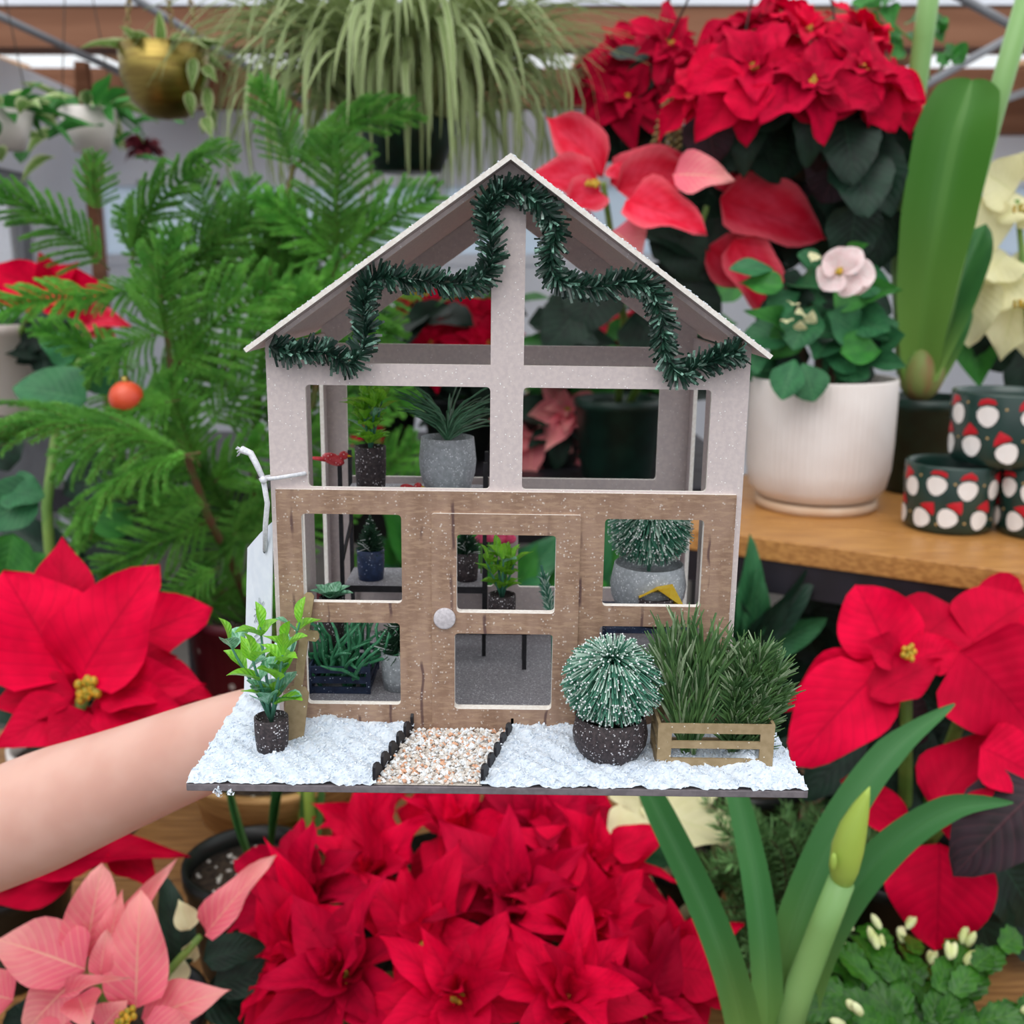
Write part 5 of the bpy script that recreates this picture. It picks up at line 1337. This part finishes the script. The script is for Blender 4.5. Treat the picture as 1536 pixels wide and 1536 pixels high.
# ---- amaryllis on the shelf
pa = on_z(1378, 735, SZ)
t = thing('amaryllis', 'tall amaryllis with thick stalks and a broad leaf in a dark green pot', 'plant', pa)
round_pot('pot', t, pa, .062, .135, M['greenpot'], taper=.82)
ya_ = pa.y - .02
s = MB(); s.ell(P(1382, 560, ya_), (.03, .03, .04), 18, 10); s.build('bulb', mk('bulb_skin', '#7d8a4a', '#8a6a44', 60, .6, stretch=(1, 1, .2)), t)
def stalk(lst, r0, r1, m_='stalk', par=None):
    s = MB(); n = len(lst); pts = [P(x, y, Y) for x, y, Y in lst]
    s.tube(pts, [r0 + (r1 - r0) * i / (n - 1) for i in range(n)], 14); return s.build('stalk', M[m_], par or t)
stalk([(1360, 560, ya_), (1352, 400, ya_), (1362, 220, ya_), (1385, 60, ya_), (1400, -60, ya_ - .02)], .0135, .013)
stalk([(1395, 560, ya_), (1440, 350, ya_ - .02), (1490, 170, ya_ - .04), (1545, -20, ya_ - .06)], .0145, .013)
SLM = [leaf_mesh('leaf', M['strap'], p_strap, 16, 6, d_, .25, .01, i, tw_) for i, (d_, tw_) in enumerate(((.05, .1), (.12, -.15), (.3, .2), (.02, 0), (.45, -.1)))]
ribbon(t, [(1378, 575, ya_), (1388, 450, ya_ - .03), (1408, 330, ya_ - .05), (1432, 210, ya_ - .05), (1450, 150, ya_ - .04), (1458, 120, ya_ - .03)], [38, 72, 96, 102, 78, 8], M['strap2'], None, .4)
px_leaf(t, 'leaf', SLM, 1385, 570, ya_ - .01, 1480, 330, ya_ + .02, 60, 0); px_leaf(t, 'leaf', SLM, 1392, 575, ya_ + .01, 1440, 430, ya_ + .05, 60, 1)
# vine top right
t = thing('trailing_vine', 'small-leaved green vine trailing beside the amaryllis stalks', 'plant', P(1340, 120, 1.9))
s = MB()
for lst in ([(1290, -20), (1330, 30), (1380, 70), (1395, 120)], [(1400, -20), (1390, 50), (1385, 100)]):
    s.tube([P(x, y, 1.9) for x, y in lst], .002, 5)
s.build('stem', M['stem'], t)
for k in range(30):
    x = R(1290, 1440); y = 15 + (x - 1290) * .35 + R(-30, 45); px_leaf(t, 'leaf', LG, x, y, 1.9 + R(-.05, .05), x + R(-28, 28), y + R(-15, 30), 1.9 + R(-.05, .05), R(18, 30), k)

# ---- patterned holiday pots (no figures: plain red and white drops)
M['hol'] = mk('holiday_green_glaze', '#1b332d', '#203c34', 20, .25, spec=.6)
M['hwhite'] = mk('motif_white', '#e8e2de', None, rough=.4); M['hred'] = mk('motif_red', '#c01828', None, rough=.4); M['hgold'] = mk('motif_gold', '#c8a468', None, rough=.4)
def holiday(label, c, r, h, seed):
    t = thing('patterned_pot', label, 'pot', c, 'patterned dark green pots on the shelf'); c = V(c); b_ = MB()
    b_.lathe([(0, 0), (r * .86, 0), (r * .93, .004), (r * .965, .012), (r, h - .002), (r * .99, h), (r * .95, h), (r * .93, h - .01), (r * .88, .01), (0, .01)], c, 56); b_.build('body', M['hol'], t)
    rg_ = random.Random(seed); n = 9
    for k in range(n):
        for row in range(2):
            a0 = -math.pi / 2 + (k + .5 * row - n / 2) * 2 * math.pi / n + rg_.uniform(-.08, .08); z0 = h * (.30 + .42 * row) + rg_.uniform(-.004, .004); tilt = rg_.uniform(-.6, .6)
            def patch(pts, mm, nm):
                m_ = MB(); vs_ = []
                for (u, v_) in pts:
                    uu = u * math.cos(tilt) - v_ * math.sin(tilt); vv = u * math.sin(tilt) + v_ * math.cos(tilt); z = min(h * .95, max(.006, z0 + vv)); a = a0 + uu / r
                    rr = r * (.965 + .035 * z / h) + .0006; vs_.append(c + V((rr * math.cos(a), rr * math.sin(a), z)))
                L = len(vs_); ce = sum(vs_, V()) / L; ce = c + V(((ce - c).x, (ce - c).y, 0)) * 1.012 + V((0, 0, ce.z - c.z)); m_.add(vs_ + [ce], [(i, (i + 1) % L, L) for i in range(L)]); m_.build(nm, M[mm], t, sm=False)
            s_ = h * .21
            patch([(s_ * .62 * math.sin(q) * (1.1 - .25 * math.cos(q)), s_ * (-.25 + .85 * -math.cos(q)) * .8) for q in [2 * math.pi * i / 12 for i in range(12)]], 'hwhite', 'white_drop')
            patch([(-s_ * .6, s_ * .55), (s_ * .6, s_ * .55), (s_ * .5, s_ * .85), (s_ * .1, s_ * 1.35), (-s_ * .4, s_ * .9)], 'hred', 'red_petal')
            patch([(s_ * 1.15 + .0016 * math.cos(q), s_ * .2 + .0016 * math.sin(q)) for q in [2 * math.pi * i / 6 for i in range(6)]], 'hgold', 'gold_dot')
p1 = on_z(1420, 790, SZ); p2 = on_z(1562, 800, SZ)
holiday('dark green pot with red and white motifs, in front under the stacked one', p1, .054, .082, 1)
holiday('dark green pot with red and white motifs, cut by the picture edge beside another', p2, .054, .082, 2)
bpy.data.objects['patterned_pot.001']['label'] = 'dark green pot with red and white motifs, further along the shelf under the stacked one'
bpy.data.objects['patterned_pot']['label'] = 'dark green pot with red and white motifs beside the dark amaryllis pot'
holiday('dark green pot with red and white motifs stacked on top of two others', (p1 + p2) / 2 + V((.005, .01, .0823)), .062, .086, 3)

# ---- amaryllis with bud in the foreground
YA = .74
pa = V((P(1160, 1560, YA).x, YA, TZ))
t = thing('amaryllis', 'young amaryllis with a pointed green bud and long strap leaves', 'plant', pa)
M['knit'] = mk('grey_fleece', '#a9a0a0', '#5e5658', 160, .95, bump=1, bdist=.003)
round_pot('pot', t, pa, .06, .075, M['knit'], taper=.9)
s = MB(); s.ell(pa + V((0, 0, .085)), (.032, .032, .035), 18, 10); s.build('bulb', M['bud'], t)
stalk([(1165, 1600, YA), (1200, 1480, YA - .005), (1235, 1390, YA - .01), (1262, 1322, YA - .012)], .0125, .0105)
bd_ = MB(); a = P(1262, 1330, YA - .012); e = P(1305, 1180, YA - .02); prof = [(.0, .35), (.06, .72), (.2, .98), (.4, 1.06), (.6, .9), (.8, .55), (.92, .26), (1, .03)]
bd_.tube([a.lerp(e, f) + V((.004 * math.sin(f * 3.1) * -1, 0, 0)) for f, _ in prof], [.0118 * q for _, q in prof], 18)
bd_.ell(P(1250, 1293, YA - .025), (.003, .003, .008), 8, 6)
bd_.build('bud', M['bud'], t)
ribbon(t, [(1130, 1640, YA), (1112, 1540, YA), (1085, 1440, YA), (1045, 1340, YA + .02), (990, 1225, YA + .05), (962, 1165, YA + .07)], [56, 60, 56, 52, 44, 30], M['strap'], None, .6)
ribbon(t, [(1150, 1640, YA), (1152, 1540, YA), (1148, 1440, YA + .01), (1135, 1330, YA + .03), (1112, 1220, YA + .06), (1092, 1145, YA + .08)], [48, 52, 50, 46, 38, 24], M['strap'], None, .35)
ribbon(t, [(1150, 1640, YA), (1168, 1500, YA + .01), (1200, 1370, YA + .02), (1258, 1240, YA + .04), (1335, 1130, YA + .06), (1432, 1056, YA + .08)], [56, 60, 62, 58, 46, 3], M['strap'], None, .3)
ribbon(t, [(1180, 1640, YA), (1205, 1500, YA + .02), (1250, 1385, YA + .03), (1330, 1280, YA + .03), (1425, 1215, YA + .02), (1520, 1204, YA)], [54, 58, 60, 56, 42, 3], M['strap'], None, .3)
for k, (bx, by, tx, ty, w_, dT, i) in enumerate([] and [(1110, 1580, 968, 1165, 52, .05, 1), (1145, 1590, 1095, 1150, 44, .06, 3), (1150, 1590, 1428, 1060, 66, .08, 1), (1175, 1590, 1520, 1205, 60, .05, 4), (1140, 1590, 1040, 1400, 46, .05, 0), (1180, 1590, 1250, 1420, 50, .05, 0)]):
    px_leaf(t, 'leaf', SLM, bx, by, YA, tx, ty, YA + dT, w_, i)

# ---- rosemary-like herb
def sprig_mesh(seed, m_, nl=60, L=.13, w_=.016):
    rg_ = random.Random(seed); b_ = MB(); pts = [V((.12 * math.sin(f * 3 + seed) * f, f, .25 * f * f * math.sin(seed))) for f in [i / 8 for i in range(9)]]
    b_.tube(pts, [.012] * 8 + [.005], 5, mi=1)
    for k in range(nl):
        f = .08 + .92 * k / nl; i = min(int(f * 8), 7); p = pts[i].lerp(pts[i + 1], f * 8 - i); an = k * 2.4
        d = V((math.cos(an), rg_.uniform(.3, .9), math.sin(an))).normalized(); l = L * rg_.uniform(.7, 1.2)
        mid_ = p + d * l * .55 + V((0, .02, 0)); e = p + d * l + V((0, .05, 0)); x = d.cross(V((rg_.uniform(-1, 1), .3, rg_.uniform(-1, 1)))).normalized() * w_ / 2
        b_.add([p - x * .5, p + x * .5, mid_ + x, mid_ - x, e], [(0, 1, 2, 3), (3, 2, 4)], 0)
    return b_.data('sprig', [m_, M['woodstem']], True)
M['herb'] = mk('herb_leaf', '#557f48', '#7aa566', 8, .5, trans=.2, rnd=.5)
SP = [sprig_mesh(i, M['herb'], 80, .16, .030) for i in range(4)]
ph_ = on_z(1200, 1440, TZ)
t = thing('rosemary', 'bushy fine-leaved green herb behind the amaryllis strap leaves', 'plant', ph_)
round_pot('pot', t, ph_, .05, .07, M['black'])
rg0 = random.Random(4)
for k in range(190):
    a = ph_ + V((rg0.uniform(-.04, .04), rg0.uniform(-.04, .04), .06)); x = rg0.uniform(1050, 1315); y = rg0.uniform(1195, 1500); e = P(x, y, ph_.y + rg0.uniform(-.10, .08))
    b0 = a.lerp(e, .45); leaf(t, 'sprig', SP[k % 4], b0, e, (e - b0).length * 1.0, V((rg0.uniform(-1, 1), -1, .5)))
s = MB()
for k in range(10): s.tube([ph_ + V((R(-.03, .03), R(-.03, .03), .09)), P(R(1080, 1310), R(1260, 1420), ph_.y)], .002, 5)
s.build('stem', M['woodstem'], t)

# ---- christmas cactus
PAD = []
def p_pad(t): return (.55 + .45 * math.sin(math.pi * min(1, t * 1.05))) * (1 if t < .9 else .8)
PAD = [leaf_mesh('pad', M['cactus'], p_pad, 12, 4, .15, .15, .02, i, 0, .13) for i in range(4)]
YX = .76
px0 = V((P(1392, 1500, YX).x, YX, TZ))
t = thing('holiday_cactus', 'low holiday cactus with flat scalloped green pads and cream buds', 'plant', px0)
round_pot('pot', t, px0, .07, .085, M['black'])
rg0 = random.Random(13); bu = MB(); nb_ = 0
for k in range(72):
    an = rg0.uniform(0, 6.28); d = V((math.cos(an), math.sin(an), rg0.uniform(.5, 1.5))); p = px0 + V((0, 0, .08)) + V((d.x, d.y, 0)) * rg0.uniform(0, .05)
    segs = 4 if k % 2 else 3
    for j in range(segs):
        L = rg0.uniform(.029, .038); dd = V((d.x, d.y, d.z - .45 * j)).normalized(); e = p + dd * L
        leaf(t, 'pad', PAD[rg0.randrange(4)], p, e, L * .66, V((-dd.x * .3 + rg0.uniform(-.5, .5), -.7, .8))); p = e - dd * .002
    if k % 2 == 0:
        for q in range(rg0.choice((1, 2))):
            o_ = p + V((rg0.uniform(-.006, .006), rg0.uniform(-.006, .006), 0)); dd = (dd + V((rg0.uniform(-.4, .4), rg0.uniform(-.4, .2), .3))).normalized()
            b_ = MB(); b_.tube([o_, o_ + dd * .003, o_ + dd * .008, o_ + dd * .013, o_ + dd * .016], [.0015, .0034, .0040, .0030, .0006], 8); b_.build('bud', mk('cream_bud', '#e8eab8', '#cfd88a', 60, .45) if nb_ == 0 else bpy.data.materials['cream_bud'], t); nb_ += 1

# ---- black soil pot and wooden bowl planter
pk = on_z(385, 1440, TZ)
t = thing('soil_pot', 'black plastic pot of dark soil with white grit beside the salmon pink bract', 'pot', pk)
round_pot('pot', t, pk, .072, .125, M['black'], taper=.8)
b_ = MB()
for k in range(60):
    an = R(0, 6.28); q = R(0, .06); b_.ell(pk + V((math.cos(an) * q, math.sin(an) * q, .107 + R(0, .002))), (R(.0015, .004), R(.0015, .004), .002), 6, 4)
b_.build('grit', mk('perlite', '#cfcac2', None, rough=.9), t, kind='stuff')
for k in range(3):
    q = pk + V((.02 + R(-.012, .012), R(-.01, .03), .108)); leaf(t, 'leaf', SLM[3], q, q + V((R(-.03, .03), R(-.01, .03), R(.1, .16))), .006, V((0, -1, .2)))
pbw = on_z(425, 1290, TZ)
pbw = V((P(425, 1290, 1.24).x, 1.24, TZ))
t = thing('wooden_bowl_planter', 'turned pale wood bowl planter on tapered legs behind the forearm', 'planter', pbw)
b_ = MB(); pr_ = [(0, .045)]
for i in range(17):
    f = i / 16; r_ = .062 + .06 * math.sin(f * 1.5); z = .045 + .085 * f; pr_ += [(r_ + (.0016 if i % 2 else 0), z)]
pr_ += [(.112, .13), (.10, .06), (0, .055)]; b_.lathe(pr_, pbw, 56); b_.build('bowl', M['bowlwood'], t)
for k in range(3):
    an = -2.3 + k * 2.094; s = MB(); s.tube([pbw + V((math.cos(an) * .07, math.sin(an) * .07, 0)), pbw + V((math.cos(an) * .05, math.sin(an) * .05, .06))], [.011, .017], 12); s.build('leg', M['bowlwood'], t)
s = MB(); s.lathe([(0, 0), (.108, 0)], pbw + V((0, 0, .115)), 28); s.build('soil', M['soil'], t)
for k in range(14):
    q = pbw + V((R(-.06, .06), R(-.06, .06), .115)); leaf(t, 'leaf', LMD[k % 4], q, q + V((R(-.06, .06), R(-.06, .06), R(.05, .12))), .05, V((0, -.6, 1)))
# pale stem between
t = thing('cut_stem', 'upright pale green amaryllis stem between the wooden bowl and the red bracts', 'plant', on_z(462, 1330, TZ))
q = on_z(462, 1330, TZ); q2 = P(462, 1180, q.y); s = MB(); s.tube([q, q.lerp(q2, .5), q2 + V((0, 0, .12))], [.012, .0115, .010], 12); s.build('stalk', M['bud'], t)
leaf(t, 'leaf', SLM[0], q, q2 + V((.02, .03, .16)), .03)

# ---- leafy plants at the left, behind the pine
t = thing('rubber_plant', 'plant with broad glossy green leaves behind the pine at the far left', 'plant', P(60, 800, 1.25))
for k, (bx, by, tx, ty, w_, Y, l_) in enumerate([(130, 600, 15, 575, 90, 1.34, LMD), (60, 740, -40, 790, 80, 1.12, LMD), (10, 735, 62, 740, 60, 1.12, LMD), (110, 540, 60, 500, 50, 1.45, LMD), (140, 590, 150, 530, 50, 1.40, LMD), (200, 790, 110, 770, 60, 1.36, LG), (20, 800, 0, 900, 70, 1.2, LG), (30, 690, -30, 660, 60, 1.4, LD), (80, 840, 20, 880, 50, 1.25, LG), (180, 700, 90, 740, 70, 1.45, LD)]):
    px_leaf(t, 'leaf', l_, bx, by, Y, tx, ty, Y - .02, w_, k)
s = MB(); s.tube([V((P(60, 800, 1.3).x, 1.3, TZ + .1)), P(70, 760, 1.3), P(90, 600, 1.36), P(120, 540, 1.42)], [.008, .007, .006, .004], 7); s.build('stem', M['stem'], t)
round_pot('pot', t, V((P(60, 800, 1.3).x, 1.3, TZ)), .07, .12, M['white'])
t = thing('poinsettia', 'red poinsettia half hidden behind the pine near the left wall door', 'plant', P(60, 640, 1.55))
pq = P(-5, 620, 1.62); round_pot('pot', t, pq, .075, .14, M['white'])
for k, (bx, by, tx, ty, w_) in enumerate([(60, 440, -20, 395, 60), (60, 440, 165, 425, 55), (70, 445, 130, 475, 50), (80, 430, 62, 380, 40), (50, 445, -20, 450, 50), (20, 430, -30, 410, 60), (95, 430, 110, 395, 40), (40, 440, 50, 470, 40), (120, 480, 190, 480, 45), (130, 490, 170, 500, 40)]):
    px_leaf(t, 'bract', BR['red'] if k < 8 else BR['coral'], bx, by, 1.55, tx, ty, 1.52, w_, k)
for k in range(14):
    x = R(-10, 110); y = R(460, 540); px_leaf(t, 'leaf', LD, x, y, 1.6, x + R(-50, 50), y + R(10, 60), 1.58, R(40, 60), k)
s = MB(); s.tube([pq + V((0, 0, .12)), P(20, 520, 1.6), P(60, 440, 1.56)], [.006, .005, .004], 7); s.build('stem', M['stem'], t)
# ---- middle row seen through the little windows
def mid(label, kind, x, y, Y, heads, lm=None, seed=0, ptm='black', zpot=None, nl=16):
    zb_ = zpot if zpot is not None else SZ - .12
    b0 = V((P(x, y, Y).x, Y, zb_)); t = thing('poinsettia', label, 'plant', b0, 'poinsettias on the rear bench'); round_pot('pot', t, b0, .07, .12, M[ptm])
    for k, (hx, hy, r_) in enumerate(heads):
        p = P(hx, hy, Y - .04 * (k % 3)); head(t, p, V(((hx - x) * .008, -.8, .7)), r_, kind, seed=seed + k, leaves=5, lm=lm, wr=.52, stem_to=b0 + V((0, 0, .1)))
    rg_ = random.Random(seed)
    for k in range(nl):
        q = b0 + V((rg_.uniform(-.1, .1), rg_.uniform(-.1, .05), rg_.uniform(.1, .3))); d = V((rg_.uniform(-1, 1), rg_.uniform(-.9, .3), rg_.uniform(-.3, .4))).normalized()
        leaf(t, 'leaf', (LD if k % 2 else LG)[k % 5], q, q + d * .13, .07, V((0, -.6, 1)))
table('rear_bench', 'dark low bench of the middle plant row behind the miniature greenhouse', -.75, .40, 1.62, 2.25, RBZ, M['blackmetal'], 4)
mid('bright red poinsettia on the rear bench, seen through the left gable opening', 'red', 690, 700, 1.9, [(690, 480, .11), (650, 520, .1), (730, 520, .1), (620, 460, .08)], seed=200, zpot=RBZ + .0005)
mid('soft pink poinsettia on the rear bench, seen through the right upper window', 'pink', 820, 760, 1.85, [(830, 690, .1), (800, 650, .09), (850, 620, .08)], seed=220, zpot=RBZ + .0005)
mid('cream poinsettia on the rear bench, seen behind the silver palm pot', 'cream', 690, 770, 2.1, [(690, 610, .1), (730, 640, .09), (820, 640, .1)], seed=240, zpot=RBZ + .0005)
mid('deep red poinsettia on the rear bench behind the bright leafy sprig', 'red2', 580, 780, 2.0, [(590, 690, .1), (560, 630, .08), (640, 720, .08)], seed=260, zpot=RBZ + .0005)
mid('coral poinsettia on the rear bench below the coral roof-height one', 'coral', 960, 780, 2.0, [(880, 590, .09), (960, 580, .09), (840, 510, .09), (940, 500, .09)], seed=280, zpot=RBZ + .0005, nl=24)
# broad-leaved plant close behind, seen through the lower panes
t = thing('peace_lily', 'broad-leaved green plant right behind the miniature greenhouse', 'plant', V((P(720, 900, 1.45).x, 1.45, TZ)))
pz = V((P(720, 900, 1.45).x, 1.45, TZ)); round_pot('pot', t, pz, .08, .13, M['black'])
for k, (bx, by, tx, ty, w_) in enumerate([(640, 920, 560, 800, 70), (680, 920, 610, 740, 80), (700, 920, 720, 780, 90), (740, 920, 840, 800, 70), (780, 930, 860, 830, 80), (700, 930, 640, 840, 90), (620, 920, 520, 860, 70), (760, 930, 800, 820, 70), (860, 920, 930, 800, 60), (880, 930, 905, 760, 60), (660, 900, 690, 660, 70), (640, 860, 560, 690, 70), (820, 930, 880, 870, 80), (600, 900, 590, 790, 80)]):
    px_leaf(t, 'leaf', LG if k % 3 else LMD, bx, by, 1.42, tx, ty, 1.38, w_, k)
s = MB()
for x in (640, 690, 740, 790, 870): s.tube([pz + V((0, 0, .1)), P(x, 925, 1.42)], .004, 6)
s.build('stem', M['stem'], t)
# strap leaves under the shelf
t = thing('orchid_leaves', 'dark green strap-leaved plant in the shade under the wooden shelf', 'plant', V((P(1140, 1000, 1.2).x, 1.2, TZ)))
pz = V((P(1140, 1000, 1.2).x, 1.2, TZ)); round_pot('pot', t, pz, .065, .12, M['black'])
for k, (bx, by, tx, ty, w_) in enumerate([(1120, 960, 1130, 808, 50), (1140, 960, 1236, 840, 40), (1130, 960, 1140, 860, 45), (1110, 960, 1060, 850, 50), (1150, 970, 1240, 930, 50), (1130, 970, 1180, 900, 50)]):
    px_leaf(t, 'leaf', LMD if k % 2 == 0 else LD, bx, by, 1.16, tx, ty, 1.13, w_, k, V((0, -1, .3)))
s = MB(); s.tube([pz + V((0, 0, .1)), P(1130, 960, 1.16)], .008, 7); s.build('stem', M['stem'], t)

# ---- shaded foliage plants on the oak table
def foliage(label, x, y, Y, pxs_, pys_, n, seed, lm):
    b0 = V((P(x, y, Y).x, Y, TZ)); t = thing('foliage_plant', label, 'plant', b0); round_pot('pot', t, b0, .06, .10, M['black'])
    rg_ = random.Random(seed); s = MB()
    for k in range(n):
        q = P(rg_.uniform(*pxs_), rg_.uniform(*pys_), Y + rg_.uniform(-.05, .08)); an = rg_.uniform(0, 6.28); d = V((math.cos(an), rg_.uniform(-.5, .1), math.sin(an) * .7)).normalized()
        leaf(t, 'leaf', lm[k % len(lm)], q, q + d * rg_.uniform(.09, .14), rg_.uniform(.05, .07), V((0, -1, .5)))
        if k % 5 == 0: s.tube([b0 + V((0, 0, .08)), q], .003, 5)
    s.build('stem', M['stem'], t)
foliage('dark leafy plant in the deep shade under the wooden shelf', 1330, 1000, 1.34, (1130, 1540), (860, 1080), 60, 41, LD)
foliage('dark leafy plant between the maroon pot and the big red poinsettia', 120, 1000, 1.40, (-40, 240), (840, 1060), 46, 43, LD)
foliage('dark leafy plant at the right end of the oak table behind the purple leaf', 1480, 1250, 1.12, (1260, 1560), (1080, 1270), 46, 45, LD)
